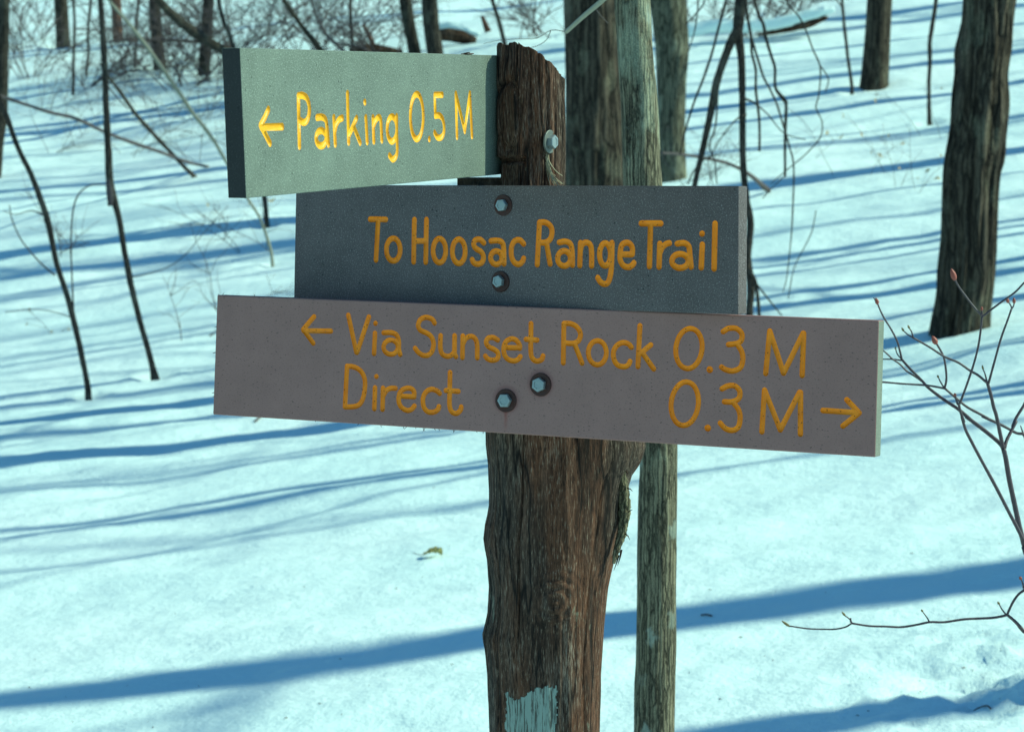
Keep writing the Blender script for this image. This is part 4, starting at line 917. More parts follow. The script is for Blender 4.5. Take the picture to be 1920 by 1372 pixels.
GLYPHS = [
 ('park','arrow',[(0,[54.6,87.3,53.0,85.6,51.4,83.9,49.7,82.3,48.0,80.6,46.3,79.0,44.5,77.5,42.7,76.1,40.8,74.6,38.9,73.2,37.1,71.8]),(0,[37.1,71.8,57.2,53.3]),(0,[38.7,69.6,85.3,69.5])]),
 ('park','P',[(0,[122.8,100.7,123.8,48.7]),(0,[122.8,100.7,124.8,100.8,126.8,101.0,128.8,101.2,130.8,101.2,132.9,101.0,134.9,100.7,137.1,100.3,139.3,99.7,141.2,98.9,142.9,97.9,144.3,96.5,145.5,94.9,146.5,93.1,147.3,91.3,147.8,89.5,148.1,87.8,148.2,86.1,148.0,84.4,147.6,82.7,147.1,81.2,146.5,79.7,145.6,78.4,144.6,77.1,143.5,75.9,142.2,75.0,140.9,74.3,139.4,73.7,137.7,73.3,136.1,73.1,134.3,73.0,132.6,73.3,130.7,73.7,128.9,74.4,127.0,75.0,125.1,75.6])]),
 ('park','a',[(0,[166.0,77.8,168.5,77.9,171.0,78.1,173.5,78.2,175.8,78.2,178.1,78.0,180.1,77.7,182.1,77.3,183.9,76.8,185.5,76.1,186.8,75.1,187.8,73.9,188.5,72.5,188.9,70.9,189.3,68.9,189.9,66.6,190.5,63.7,191.1,60.3,191.7,56.6,192.3,52.8,192.9,49.2]),(1,[175.6,64.0,178.3,63.7,180.8,63.1,183.1,62.1,185.1,60.8,186.5,59.2,187.3,57.5,187.6,55.7,187.2,53.9,186.3,52.2,184.8,50.7,182.8,49.4,180.4,48.5,177.8,48.0,175.1,47.8,172.4,48.1,169.8,48.8,167.6,49.8,165.7,51.1,164.3,52.6,163.4,54.4,163.2,56.2,163.5,58.0,164.5,59.6,166.0,61.1,167.9,62.4,170.2,63.3,172.8,63.8])]),
 ('park','r',[(0,[207.0,77.3,209.8,48.8]),(0,[209.4,63.4,210.2,64.8,211.0,66.3,211.8,67.8,212.7,69.2,213.7,70.4,214.9,71.6,216.2,72.6,217.6,73.5,219.0,74.3,220.5,75.0,221.9,75.5,223.4,75.8,224.9,76.1,226.5,76.3,228.0,76.5])]),
 ('park','k',[(0,[241.6,102.7,243.2,50.2]),(0,[264.0,75.8,245.5,58.8]),(0,[257.2,65.8,272.6,49.2])]),
 ('park','i',[(0,[288.1,76.3,291.0,49.5]),(0,[285.9,93.1])]),
 ('park','n',[(0,[306.9,76.0,308.5,49.8]),(0,[308.4,66.8,309.7,68.2,310.9,69.6,312.2,71.0,313.4,72.3,314.8,73.3,316.2,74.2,317.7,74.9,319.2,75.5,320.6,75.9,321.9,76.0,323.2,76.0,324.4,75.7,325.5,75.2,326.5,74.5,327.2,73.5,327.7,72.4,328.0,71.2,328.2,69.6,328.3,67.9,328.5,65.7,328.8,63.2,329.1,60.2,329.3,56.9,329.6,53.7,329.9,50.5])]),
 ('park','g',[(1,[358.0,76.3,361.0,75.9,363.7,74.8,366.2,73.1,368.2,70.9,369.8,68.2,370.7,65.3,370.9,62.2,370.5,59.1,369.5,56.2,367.9,53.6,365.7,51.4,363.2,49.8,360.4,48.8,357.4,48.5,354.5,48.9,351.8,50.0,349.3,51.7,347.3,54.0,345.8,56.6,344.9,59.6,344.6,62.6,345.0,65.7,346.1,68.6,347.7,71.2,349.8,73.4,352.3,75.0,355.1,76.0]),(0,[370.9,76.3,370.9,72.6,370.8,68.8,370.8,65.0,370.8,61.3,370.8,57.5,371.0,53.6,371.3,49.4,371.5,45.4,371.7,41.7,371.5,38.6,371.2,36.3,370.7,34.6,370.1,33.3,369.2,32.2,368.1,31.2,366.6,30.2,364.7,29.4,362.7,28.8,360.7,28.5,358.8,28.4,357.0,28.9,355.3,29.7,353.6,30.7,351.9,31.8,350.1,32.8])]),
 ('park','0',[(1,[428.3,101.3,432.4,100.6,436.3,98.7,439.8,95.6,442.7,91.5,444.8,86.5,446.1,81.0,446.5,75.2,445.9,69.5,444.4,64.0,442.1,59.1,439.0,55.0,435.4,52.0,431.4,50.2,427.3,49.6,423.2,50.3,419.3,52.3,415.8,55.5,413.0,59.6,410.9,64.5,409.7,70.0,409.3,75.7,409.9,81.4,411.4,86.8,413.7,91.7,416.7,95.7,420.2,98.8,424.2,100.6])]),
 ('park','point',[(0,[463.5,48.8])]),
 ('park','5',[(0,[503.2,100.2,480.6,100.1,481.8,75.7]),(0,[481.8,75.7,484.2,75.9,486.7,76.1,489.1,76.2,491.5,76.2,493.7,76.0,495.9,75.5,498.1,74.7,500.2,73.8,502.1,72.8,503.7,71.5,505.0,70.0,506.1,68.3,507.0,66.4,507.6,64.6,508.0,62.8,508.1,61.1,508.1,59.5,507.7,57.8,507.2,56.3,506.4,55.0,505.4,53.7,504.2,52.6,502.8,51.6,501.1,50.8,499.3,50.2,497.1,49.9,494.6,49.7,492.0,49.8,489.5,50.0,487.3,50.5,485.5,51.2,483.9,52.3,482.4,53.5,480.9,54.7,479.4,55.9])]),
 ('park','M',[(0,[544.5,101.2,547.3,49.8]),(0,[544.5,101.2,571.8,56.5]),(0,[571.8,56.5,588.5,101.5]),(0,[588.5,101.5,594.6,49.7])]),
 ('mid','T',[(0,[122.2,102.6,146.9,102.6]),(0,[134.7,100.3,131.7,51.0])]),
 ('mid','o',[(1,[158.9,78.8,161.3,78.5,163.6,77.4,165.6,75.8,167.3,73.5,168.6,70.8,169.4,67.8,169.7,64.6,169.5,61.4,168.7,58.4,167.4,55.6,165.7,53.3,163.7,51.6,161.4,50.5,159.0,50.1,156.6,50.4,154.3,51.4,152.2,53.1,150.5,55.3,149.2,58.0,148.4,61.1,148.1,64.3,148.3,67.5,149.1,70.5,150.4,73.3,152.1,75.6,154.2,77.3,156.5,78.4])]),
 ('mid','H',[(0,[191.6,102.7,190.7,49.7]),(0,[210.3,102.9,209.4,49.7]),(0,[192.0,75.9,209.5,76.2])]),
 ('mid','o',[(1,[230.3,79.5,232.4,79.1,234.5,78.0,236.3,76.3,237.8,73.9,239.0,71.1,239.7,67.9,240.0,64.6,239.8,61.3,239.1,58.1,238.0,55.2,236.5,52.8,234.6,51.0,232.6,49.9,230.4,49.4,228.3,49.8,226.2,50.8,224.4,52.6,222.8,54.9,221.7,57.8,220.9,60.9,220.7,64.3,220.9,67.6,221.6,70.8,222.7,73.7,224.2,76.1,226.1,77.9,228.1,79.1])]),
 ('mid','o',[(1,[259.7,79.1,261.9,78.7,263.9,77.6,265.8,75.9,267.3,73.5,268.5,70.7,269.2,67.5,269.5,64.2,269.3,60.8,268.6,57.6,267.5,54.8,265.9,52.4,264.1,50.5,262.1,49.4,259.9,49.0,257.7,49.3,255.7,50.4,253.8,52.1,252.3,54.5,251.1,57.3,250.3,60.5,250.1,63.8,250.3,67.2,251.0,70.4,252.1,73.3,253.7,75.7,255.5,77.5,257.5,78.6])]),
 ('mid','s',[(0,[297.3,75.2,296.3,76.0,295.3,77.0,294.2,77.9,293.1,78.7,291.9,79.2,290.6,79.4,289.0,79.5,287.5,79.3,286.1,79.0,284.9,78.5,283.9,77.7,283.2,76.7,282.5,75.5,282.2,74.3,282.1,73.2,282.3,72.1,282.9,71.0,283.6,69.9,284.6,68.9,285.7,68.0,287.0,67.1,288.7,66.4,290.5,65.7,292.1,64.9,293.5,64.0,294.6,62.9,295.5,61.6,296.2,60.3,296.8,59.0,297.1,57.6,297.1,56.3,296.9,54.9,296.4,53.5,295.8,52.2,295.0,51.2,293.9,50.3,292.5,49.7,290.9,49.2,289.3,48.8,287.9,48.7,286.7,48.8,285.4,49.1,284.2,49.5,283.1,50.0,282.3,50.6,281.6,51.2,281.1,51.8,280.8,52.6,280.5,53.3,280.1,54.0])]),
 ('mid','a',[(0,[308.1,77.7,310.2,77.9,312.2,78.1,314.2,78.3,316.2,78.5,318.0,78.4,319.6,78.1,321.2,77.8,322.6,77.3,323.9,76.6,325.0,75.6,325.7,74.3,326.3,72.7,326.6,70.8,326.9,68.7,327.1,66.3,327.3,63.5,327.5,60.3,327.5,56.9,327.6,53.4,327.7,50.1]),(1,[316.0,65.3,317.8,65.1,319.6,64.6,321.2,63.6,322.5,62.4,323.6,60.8,324.2,59.1,324.4,57.3,324.2,55.5,323.6,53.8,322.6,52.2,321.3,50.9,319.7,49.9,318.0,49.3,316.1,49.0,314.2,49.2,312.4,49.8,310.8,50.7,309.5,52.0,308.5,53.5,307.8,55.2,307.6,57.0,307.8,58.8,308.4,60.6,309.4,62.1,310.7,63.4,312.3,64.4,314.1,65.1])]),
 ('mid','c',[(0,[356.2,74.9,355.1,75.9,354.0,77.0,353.0,78.0,351.9,78.9,350.6,79.4,349.2,79.6,347.6,79.6,345.9,79.4,344.4,78.9,343.0,78.2,341.9,77.2,340.8,75.9,339.9,74.5,339.2,72.9,338.6,71.2,338.2,69.2,338.0,67.1,338.0,64.9,338.1,62.7,338.3,60.7,338.7,58.9,339.3,57.1,340.0,55.4,340.9,53.9,341.8,52.7,343.0,51.6,344.4,50.8,346.0,50.2,347.4,49.8,348.8,49.7,350.0,49.9,351.3,50.5,352.4,51.3,353.4,52.1,354.3,52.9,354.9,53.7,355.4,54.5,355.7,55.3,356.0,56.2,356.3,57.0])]),
 ('mid','R',[(0,[379.0,101.3,376.2,50.1]),(0,[379.0,101.3,380.6,101.4,382.4,101.5,384.1,101.6,385.7,101.6,387.3,101.4,388.9,100.8,390.5,100.1,392.1,99.3,393.4,98.3,394.6,97.2,395.5,96.0,396.2,94.6,396.8,93.1,397.1,91.5,397.2,89.9,397.1,88.3,396.8,86.4,396.3,84.6,395.6,82.9,394.7,81.4,393.6,80.2,392.3,79.2,390.8,78.3,389.2,77.6,387.6,77.1,385.9,76.8,384.1,76.7,382.3,76.8,380.4,76.9,378.6,76.9]),(0,[389.3,76.5,394.7,51.3])]),
 ('mid','a',[(0,[407.7,77.4,409.4,77.7,411.2,78.1,412.9,78.5,414.6,78.7,416.2,78.7,417.8,78.5,419.4,78.1,420.9,77.6,422.3,76.8,423.4,75.8,424.3,74.6,424.9,73.2,425.3,71.6,425.7,69.7,426.1,67.4,426.3,64.6,426.5,61.2,426.6,57.7,426.7,54.0,426.8,50.5]),(1,[414.7,67.2,416.7,67.0,418.6,66.4,420.4,65.3,421.8,63.9,422.9,62.2,423.6,60.3,423.9,58.3,423.7,56.3,423.0,54.3,421.9,52.6,420.5,51.1,418.8,50.0,416.9,49.3,414.8,49.0,412.8,49.2,410.9,49.9,409.1,50.9,407.6,52.3,406.5,54.0,405.8,55.9,405.6,57.9,405.8,60.0,406.5,61.9,407.5,63.7,409.0,65.1,410.7,66.2,412.6,66.9])]),
 ('mid','n',[(0,[437.9,77.2,437.2,50.1]),(0,[437.7,68.8,438.2,70.2,438.6,71.7,439.1,73.1,439.7,74.4,440.4,75.5,441.4,76.3,442.5,77.0,443.7,77.5,444.9,77.9,446.1,77.9,447.3,77.8,448.5,77.4,449.7,76.8,450.8,76.0,451.7,75.0,452.4,73.8,452.9,72.5,453.2,70.9,453.4,68.9,453.7,66.7,453.8,63.9,453.9,60.6,453.9,57.1,453.8,53.5,453.8,50.1])]),
 ('mid','g',[(1,[472.5,77.5,474.2,77.2,475.8,76.2,477.3,74.6,478.5,72.5,479.5,70.0,480.1,67.1,480.3,64.1,480.1,61.1,479.6,58.3,478.7,55.7,477.5,53.5,476.1,51.9,474.5,50.8,472.8,50.5,471.1,50.8,469.4,51.7,467.9,53.3,466.7,55.4,465.8,58.0,465.2,60.8,464.9,63.9,465.1,66.9,465.6,69.7,466.5,72.3,467.7,74.5,469.2,76.1,470.8,77.1]),(0,[482.1,77.9,482.1,74.3,482.1,70.7,482.1,67.1,482.1,63.6,482.0,60.0,481.9,56.3,481.7,52.5,481.5,48.7,481.2,45.2,480.8,42.0,480.3,39.3,479.8,36.8,479.1,34.6,478.3,32.7,477.5,31.2,476.5,30.1,475.4,29.3,474.2,28.9,473.1,28.7,471.9,28.6,470.8,28.8,469.6,29.2,468.4,29.7,467.3,30.4,466.3,31.1,465.4,31.9,464.7,32.9,464.0,33.9,463.4,34.9,462.7,35.9])]),
 ('mid','e',[(0,[494.5,64.4,509.7,64.7]),(0,[510.4,65.0,510.4,66.5,510.5,68.1,510.6,69.6,510.5,71.1,510.3,72.4,509.8,73.6,509.2,74.7,508.5,75.7,507.6,76.6,506.8,77.3,505.8,77.8,504.7,78.2,503.5,78.5,502.4,78.5,501.2,78.4,500.1,78.2,498.9,77.8,497.7,77.2,496.6,76.5,495.7,75.5,495.1,74.2,494.6,72.7,494.2,71.0,494.0,69.1,493.7,67.3,493.6,65.5,493.4,63.5,493.4,61.5,493.5,59.5,493.9,57.8,494.4,56.2,495.1,54.8,496.0,53.5,497.0,52.3,498.1,51.3,499.3,50.6,500.7,50.0,502.2,49.7,503.7,49.5,505.0,49.5,506.3,49.7,507.5,50.1,508.6,50.7,509.7,51.4,510.5,51.9,511.1,52.5,511.6,53.0,511.9,53.5,512.2,54.1,512.6,54.6])]),
 ('mid','T',[(0,[522.3,101.6,548.8,101.9]),(0,[534.9,100.5,534.1,51.1])]),
 ('mid','r',[(0,[547.8,77.9,547.2,50.8]),(0,[547.9,67.1,548.6,68.4,549.2,69.8,549.8,71.2,550.5,72.5,551.3,73.6,552.2,74.7,553.3,75.6,554.5,76.5,555.6,77.2,556.6,77.8,557.5,78.3,558.3,78.5,559.1,78.6,559.9,78.7,560.7,78.9])]),
 ('mid','a',[(0,[571.4,78.3,573.4,78.6,575.4,78.9,577.3,79.2,579.2,79.3,580.8,79.2,582.3,78.8,583.7,78.2,585.0,77.5,586.0,76.5,586.9,75.4,587.5,74.1,587.8,72.5,588.0,70.8,588.1,68.9,588.4,66.6,588.7,64.0,589.1,61.1,589.5,58.0,589.9,54.8,590.3,51.7]),(1,[575.4,66.4,577.8,66.2,580.2,65.7,582.3,64.7,584.0,63.5,585.3,61.9,586.2,60.2,586.5,58.4,586.2,56.6,585.4,54.8,584.2,53.2,582.4,51.9,580.4,50.9,578.0,50.2,575.6,50.0,573.1,50.1,570.8,50.7,568.7,51.6,566.9,52.9,565.6,54.4,564.7,56.2,564.4,58.0,564.7,59.8,565.5,61.6,566.8,63.2,568.5,64.5,570.6,65.5,572.9,66.2])]),
 ('mid','i',[(0,[604.9,77.7,603.9,51.2]),(0,[604.4,90.6])]),
 ('mid','l',[(0,[621.4,102.3,620.9,50.3])]),
 ('low','arrow',[(0,[147.4,132.7,131.9,116.0,147.1,99.0]),(0,[132.3,114.3,172.4,115.4])]),
 ('low','V',[(0,[197.2,136.5,210.0,90.1]),(0,[211.0,90.1,226.9,135.4])]),
 ('low','i',[(0,[236.1,115.3,235.4,89.7]),(0,[236.5,127.7])]),
 ('low','a',[(0,[248.5,116.4,250.8,116.6,253.2,116.8,255.5,117.0,257.7,117.0,259.7,116.9,261.5,116.6,263.1,116.1,264.6,115.6,266.0,114.8,267.1,113.9,268.1,112.7,268.8,111.3,269.4,109.7,269.9,108.0,270.3,106.3,270.5,104.5,270.5,102.5,270.4,100.5,270.4,98.6,270.5,96.9,270.8,95.3,271.2,94.0,271.7,92.7,272.2,91.4,272.7,90.1]),(1,[258.8,107.7,261.1,107.6,263.3,107.0,265.2,106.0,266.9,104.7,268.1,103.0,268.9,101.2,269.2,99.2,269.0,97.2,268.3,95.2,267.2,93.5,265.6,92.0,263.7,90.8,261.5,90.1,259.3,89.8,257.0,89.9,254.8,90.5,252.9,91.4,251.2,92.8,249.9,94.5,249.1,96.3,248.8,98.3,249.0,100.3,249.8,102.3,250.9,104.0,252.5,105.5,254.4,106.7,256.6,107.4])]),
 ('low','S',[(0,[319.9,131.2,319.3,132.2,318.7,133.2,318.2,134.2,317.4,135.1,316.5,135.8,315.2,136.5,313.6,137.0,311.9,137.5,310.1,137.8,308.5,137.9,306.8,137.7,305.1,137.4,303.4,136.8,301.9,136.1,300.6,135.2,299.5,134.1,298.5,132.6,297.8,131.1,297.3,129.5,297.1,128.0,297.2,126.6,297.6,125.3,298.3,123.9,299.2,122.7,300.3,121.7,301.7,120.9,303.5,120.2,305.4,119.7,307.3,119.2,309.0,118.5,310.5,117.8,312.0,117.0,313.3,116.2,314.6,115.2,315.7,114.1,316.7,112.7,317.6,111.2,318.3,109.5,318.9,107.8,319.2,106.0,319.3,104.1,319.1,102.1,318.7,100.1,318.2,98.2,317.5,96.5,316.6,95.1,315.5,93.8,314.3,92.7,313.0,91.7,311.6,91.0,310.3,90.5,308.8,90.3,307.3,90.3,305.8,90.4,304.4,90.7,302.9,91.2,301.5,91.9,300.1,92.7,298.8,93.6,297.6,94.5,296.6,95.3,295.8,96.2,295.1,97.1,294.3,97.9,293.5,98.8])]),
 ('low','u',[(0,[328.8,116.0,328.8,113.1,328.7,110.0,328.6,107.0,328.6,104.2,328.8,101.7,329.1,99.6,329.5,97.8,329.9,96.2,330.6,94.8,331.4,93.6,332.5,92.7,333.8,91.9,335.2,91.3,336.7,91.0,338.0,90.8,339.3,90.7,340.5,90.9,341.7,91.2,342.8,91.7,343.9,92.2,344.8,92.8,345.7,93.6,346.5,94.4,347.3,95.3,348.1,96.1]),(0,[348.2,116.8,348.6,94.4,350.7,91.0])]),
 ('low','n',[(0,[359.6,116.8,359.7,90.1]),(0,[360.0,106.9,360.6,108.3,361.2,109.7,361.9,111.2,362.6,112.5,363.5,113.6,364.6,114.6,365.9,115.4,367.3,116.1,368.7,116.6,370.0,116.8,371.3,116.9,372.5,116.6,373.8,116.2,374.9,115.6,375.9,114.8,376.8,113.9,377.6,112.8,378.3,111.5,378.9,109.8,379.4,107.7,379.8,104.9,379.9,101.6,380.0,98.0,380.1,94.2,380.2,90.7])]),
 ('low','s',[(0,[407.6,113.8,406.3,114.4,405.1,115.1,403.8,115.7,402.5,116.3,401.2,116.6,399.8,116.7,398.4,116.7,397.0,116.5,395.7,116.2,394.6,115.7,393.7,114.9,392.9,113.8,392.3,112.6,391.9,111.4,391.8,110.2,392.1,109.1,392.6,108.0,393.4,106.9,394.4,105.9,395.5,105.0,396.9,104.2,398.6,103.6,400.4,103.0,402.1,102.4,403.6,101.7,404.8,101.0,406.0,100.3,407.0,99.6,407.8,98.8,408.3,97.8,408.7,96.6,408.8,95.1,408.8,93.7,408.4,92.3,407.8,91.2,406.8,90.3,405.4,89.7,403.8,89.1,402.1,88.8,400.6,88.6,399.2,88.7,397.7,89.0,396.3,89.5,395.0,90.0,393.9,90.6,393.1,91.1,392.5,91.7,392.1,92.3,391.7,92.9,391.2,93.4])]),
 ('low','e',[(0,[421.1,105.1,437.4,105.6]),(0,[437.8,105.0,437.8,105.8,437.8,106.6,437.8,107.4,437.6,108.2,437.3,109.1,436.7,110.2,435.9,111.3,435.0,112.4,434.0,113.5,432.9,114.3,431.8,115.0,430.5,115.5,429.1,115.9,427.7,116.1,426.3,116.0,424.9,115.7,423.3,115.2,421.8,114.5,420.3,113.6,419.2,112.5,418.2,111.3,417.4,109.9,416.8,108.4,416.4,106.8,416.1,105.3,415.9,103.6,415.9,101.9,416.1,100.1,416.5,98.5,416.9,97.0,417.6,95.6,418.4,94.3,419.4,93.1,420.5,92.1,421.7,91.2,423.1,90.5,424.8,89.9,426.5,89.5,428.2,89.3,429.7,89.2,431.0,89.3,432.3,89.6,433.5,90.1,434.6,90.7,435.5,91.2,436.4,91.9,437.0,92.6,437.6,93.4,438.1,94.2,438.7,94.9])]),
 ('low','t',[(0,[452.0,135.6,452.1,131.9,452.1,128.3,452.2,124.6,452.2,121.0,452.3,117.5,452.3,113.9,452.3,110.3,452.4,106.8,452.5,103.6,452.7,100.9,453.0,98.7,453.4,97.0,453.8,95.6,454.4,94.4,455.1,93.3,456.1,92.3,457.3,91.5,458.5,90.9,459.8,90.6,461.1,90.4,462.4,90.5,463.9,90.8,465.3,91.4,466.6,92.0,467.6,92.7,468.2,93.4,468.5,94.3,468.7,95.2,468.9,96.2,469.1,97.1]),(0,[445.8,116.3,460.7,115.9])]),
 ('low','R',[(0,[495.9,137.5,496.4,89.8]),(0,[495.9,137.5,497.6,137.6,499.3,137.7,501.0,137.8,502.8,137.8,504.5,137.6,506.2,137.2,508.0,136.6,509.8,135.9,511.5,135.1,512.9,134.0,514.3,132.7,515.6,131.2,516.7,129.5,517.5,127.7,518.0,126.0,518.2,124.3,518.0,122.5,517.5,120.7,516.8,119.1,516.0,117.7,514.8,116.6,513.5,115.7,511.9,114.9,510.2,114.3,508.4,113.9,506.4,113.7,504.2,113.7,502.0,113.8,499.7,113.9,497.4,114.0]),(0,[511.0,112.8,521.2,90.6])]),
 ('low','o',[(1,[540.5,118.5,543.1,118.3,545.6,117.3,547.9,115.7,549.9,113.5,551.3,110.8,552.3,107.8,552.7,104.5,552.5,101.3,551.7,98.2,550.4,95.4,548.6,93.0,546.4,91.2,543.9,90.0,541.3,89.5,538.7,89.8,536.1,90.7,533.8,92.4,531.9,94.6,530.4,97.3,529.4,100.3,529.0,103.5,529.2,106.8,530.0,109.9,531.4,112.7,533.2,115.0,535.4,116.9,537.9,118.0])]),
 ('low','c',[(0,[584.9,112.5,584.1,113.3,583.4,114.1,582.7,115.0,581.8,115.7,580.8,116.3,579.5,116.8,578.0,117.3,576.4,117.6,574.8,117.7,573.2,117.5,571.6,117.1,570.0,116.4,568.5,115.6,567.0,114.5,565.7,113.4,564.7,112.1,563.7,110.6,562.9,109.0,562.3,107.4,561.9,105.6,561.8,103.8,561.8,101.9,562.1,99.9,562.5,98.1,563.1,96.4,563.8,94.9,564.7,93.4,565.8,92.2,567.0,91.1,568.3,90.2,569.8,89.6,571.5,89.1,573.3,88.9,575.1,88.8,576.5,88.8,577.8,89.1,578.9,89.5,579.9,90.1,580.8,90.7,581.5,91.4,582.1,92.1,582.6,92.9,582.9,93.8,583.3,94.7,583.7,95.6])]),
 ('low','k',[(0,[595.2,138.6,594.1,89.9]),(0,[609.8,116.4,596.8,105.4]),(0,[599.7,106.1,614.4,88.0])]),
 ('low','0',[(1,[659.5,137.9,663.2,137.4,666.6,135.8,669.7,133.1,672.1,129.4,673.9,125.0,674.9,120.1,675.1,114.8,674.4,109.5,673.0,104.5,670.8,99.9,668.0,96.0,664.8,93.0,661.2,91.1,657.4,90.3,653.8,90.8,650.3,92.4,647.3,95.1,644.8,98.7,643.0,103.1,642.0,108.1,641.8,113.4,642.5,118.7,643.9,123.8,646.1,128.4,648.9,132.3,652.2,135.2,655.8,137.1])]),
 ('low','point',[(0,[685.4,90.5])]),
 ('low','3',[(0,[700.7,135.8,702.0,136.6,703.2,137.5,704.4,138.4,705.7,139.2,707.2,139.7,708.9,140.1,710.8,140.4,712.8,140.5,714.8,140.4,716.6,140.1,718.3,139.4,719.9,138.4,721.5,137.2,722.7,136.0,723.7,134.6,724.3,133.2,724.5,131.6,724.6,130.0,724.3,128.5,723.9,127.1,723.3,126.0,722.4,125.1,721.4,124.2,720.1,123.5,718.6,122.8,716.8,122.3,714.6,121.9,712.3,121.5,710.0,121.2,707.8,120.9]),(0,[718.6,121.9,719.9,120.1,721.2,118.3,722.6,116.5,723.7,114.7,724.7,112.9,725.3,111.0,725.8,109.1,726.1,107.1,726.2,105.2,726.1,103.4,725.9,101.5,725.5,99.5,725.0,97.6,724.2,95.8,723.1,94.4,721.6,93.1,719.8,92.1,717.8,91.3,715.7,90.6,713.8,90.2,711.9,90.1,710.1,90.3,708.3,90.6,706.5,91.0,705.0,91.5,703.8,91.9,702.7,92.5,701.8,93.1,700.8,93.7,699.9,94.2])]),
 ('low','M',[(0,[754.9,89.3,758.3,138.7]),(0,[758.3,138.7,776.7,90.7]),(0,[776.7,90.7,798.9,137.7]),(0,[799.6,137.7,799.3,89.1])]),
 ('low','D',[(0,[197.0,72.2,195.1,20.4]),(0,[197.0,72.2,199.3,72.1,201.5,72.1,203.7,72.0,205.9,71.7,208.0,71.3,210.1,70.6,212.2,69.7,214.2,68.7,216.0,67.5,217.7,66.0,219.1,64.3,220.4,62.4,221.5,60.3,222.4,58.0,223.1,55.5,223.4,52.7,223.5,49.5,223.3,46.2,223.0,43.0,222.6,40.0,222.1,37.3,221.5,34.6,220.6,32.1,219.7,29.8,218.6,27.9,217.3,26.2,216.0,24.9,214.5,23.8,212.7,22.9,210.5,22.1,207.9,21.5,204.9,21.1,201.6,20.9,198.3,20.7,195.1,20.4])]),
 ('low','i',[(0,[237.8,47.0,237.5,20.3]),(0,[239.5,61.1])]),
 ('low','r',[(0,[249.3,47.1,249.2,20.2]),(0,[249.5,36.6,250.4,38.2,251.3,39.8,252.1,41.3,253.1,42.8,254.1,44.0,255.1,45.0,256.3,45.7,257.5,46.4,258.8,46.9,260.0,47.3,261.4,47.5,262.8,47.6,264.2,47.6,265.6,47.6,267.0,47.6])]),
 ('low','e',[(0,[276.4,38.2,293.7,38.3]),(0,[293.7,38.3,293.7,39.7,293.8,41.0,293.8,42.4,293.7,43.7,293.3,44.8,292.6,45.8,291.7,46.8,290.6,47.6,289.4,48.2,288.1,48.7,286.7,48.8,285.1,48.8,283.4,48.6,281.7,48.2,280.1,47.7,278.7,47.0,277.2,46.2,275.8,45.2,274.6,44.0,273.6,42.6,272.8,41.0,272.3,39.0,271.9,37.0,271.7,34.9,271.8,33.0,272.1,31.3,272.6,29.5,273.3,27.8,274.3,26.3,275.3,24.9,276.7,23.8,278.3,22.8,280.1,21.9,281.9,21.3,283.5,20.9,284.9,20.8,286.4,20.9,287.7,21.3,289.0,21.8,290.1,22.4,291.1,23.1,292.0,24.0,292.8,25.0,293.6,26.0,294.4,26.9])]),
 ('low','c',[(0,[329.3,44.3,328.6,44.9,327.9,45.6,327.2,46.2,326.4,46.8,325.3,47.3,324.0,47.9,322.4,48.4,320.7,48.8,319.0,49.0,317.3,48.9,315.7,48.5,314.0,47.8,312.3,46.8,310.8,45.7,309.5,44.4,308.4,43.0,307.5,41.4,306.8,39.7,306.3,37.9,306.0,36.0,306.0,33.9,306.2,31.7,306.6,29.4,307.2,27.3,308.0,25.5,308.9,24.1,310.1,22.9,311.3,21.9,312.7,21.1,314.1,20.5,315.6,20.2,317.3,20.2,319.0,20.3,320.6,20.6,322.0,21.0,323.3,21.4,324.5,22.0,325.5,22.7,326.5,23.4,327.2,24.2,327.8,24.9,328.1,25.7,328.3,26.5,328.5,27.2,328.7,28.0])]),
 ('low','t',[(0,[343.1,71.0,343.1,65.3,343.1,59.5,343.1,53.7,343.1,48.4,343.2,43.8,343.2,40.0,343.1,36.9,343.1,34.3,343.3,31.9,343.5,29.7,344.0,27.7,344.5,26.0,345.2,24.5,346.1,23.3,347.0,22.3,348.1,21.6,349.5,21.0,350.9,20.8,352.3,20.7,353.6,20.9,354.8,21.4,356.0,22.3,357.0,23.3,358.0,24.3,358.7,25.3,359.2,26.1,359.4,26.9,359.5,27.7,359.5,28.4,359.7,29.2]),(0,[337.8,48.4,355.2,48.2])]),
 ('low','0',[(1,[656.3,74.7,660.1,74.2,663.7,72.5,666.8,69.6,669.3,65.6,671.2,60.8,672.2,55.4,672.4,49.7,671.7,43.9,670.2,38.4,667.9,33.4,665.0,29.1,661.6,25.9,657.9,23.7,654.0,22.9,650.2,23.3,646.6,25.0,643.5,27.9,640.9,31.9,639.1,36.7,638.0,42.1,637.8,47.9,638.5,53.7,640.1,59.2,642.4,64.3,645.3,68.5,648.7,71.8,652.4,73.9])]),
 ('low','point',[(0,[685.0,21.7])]),
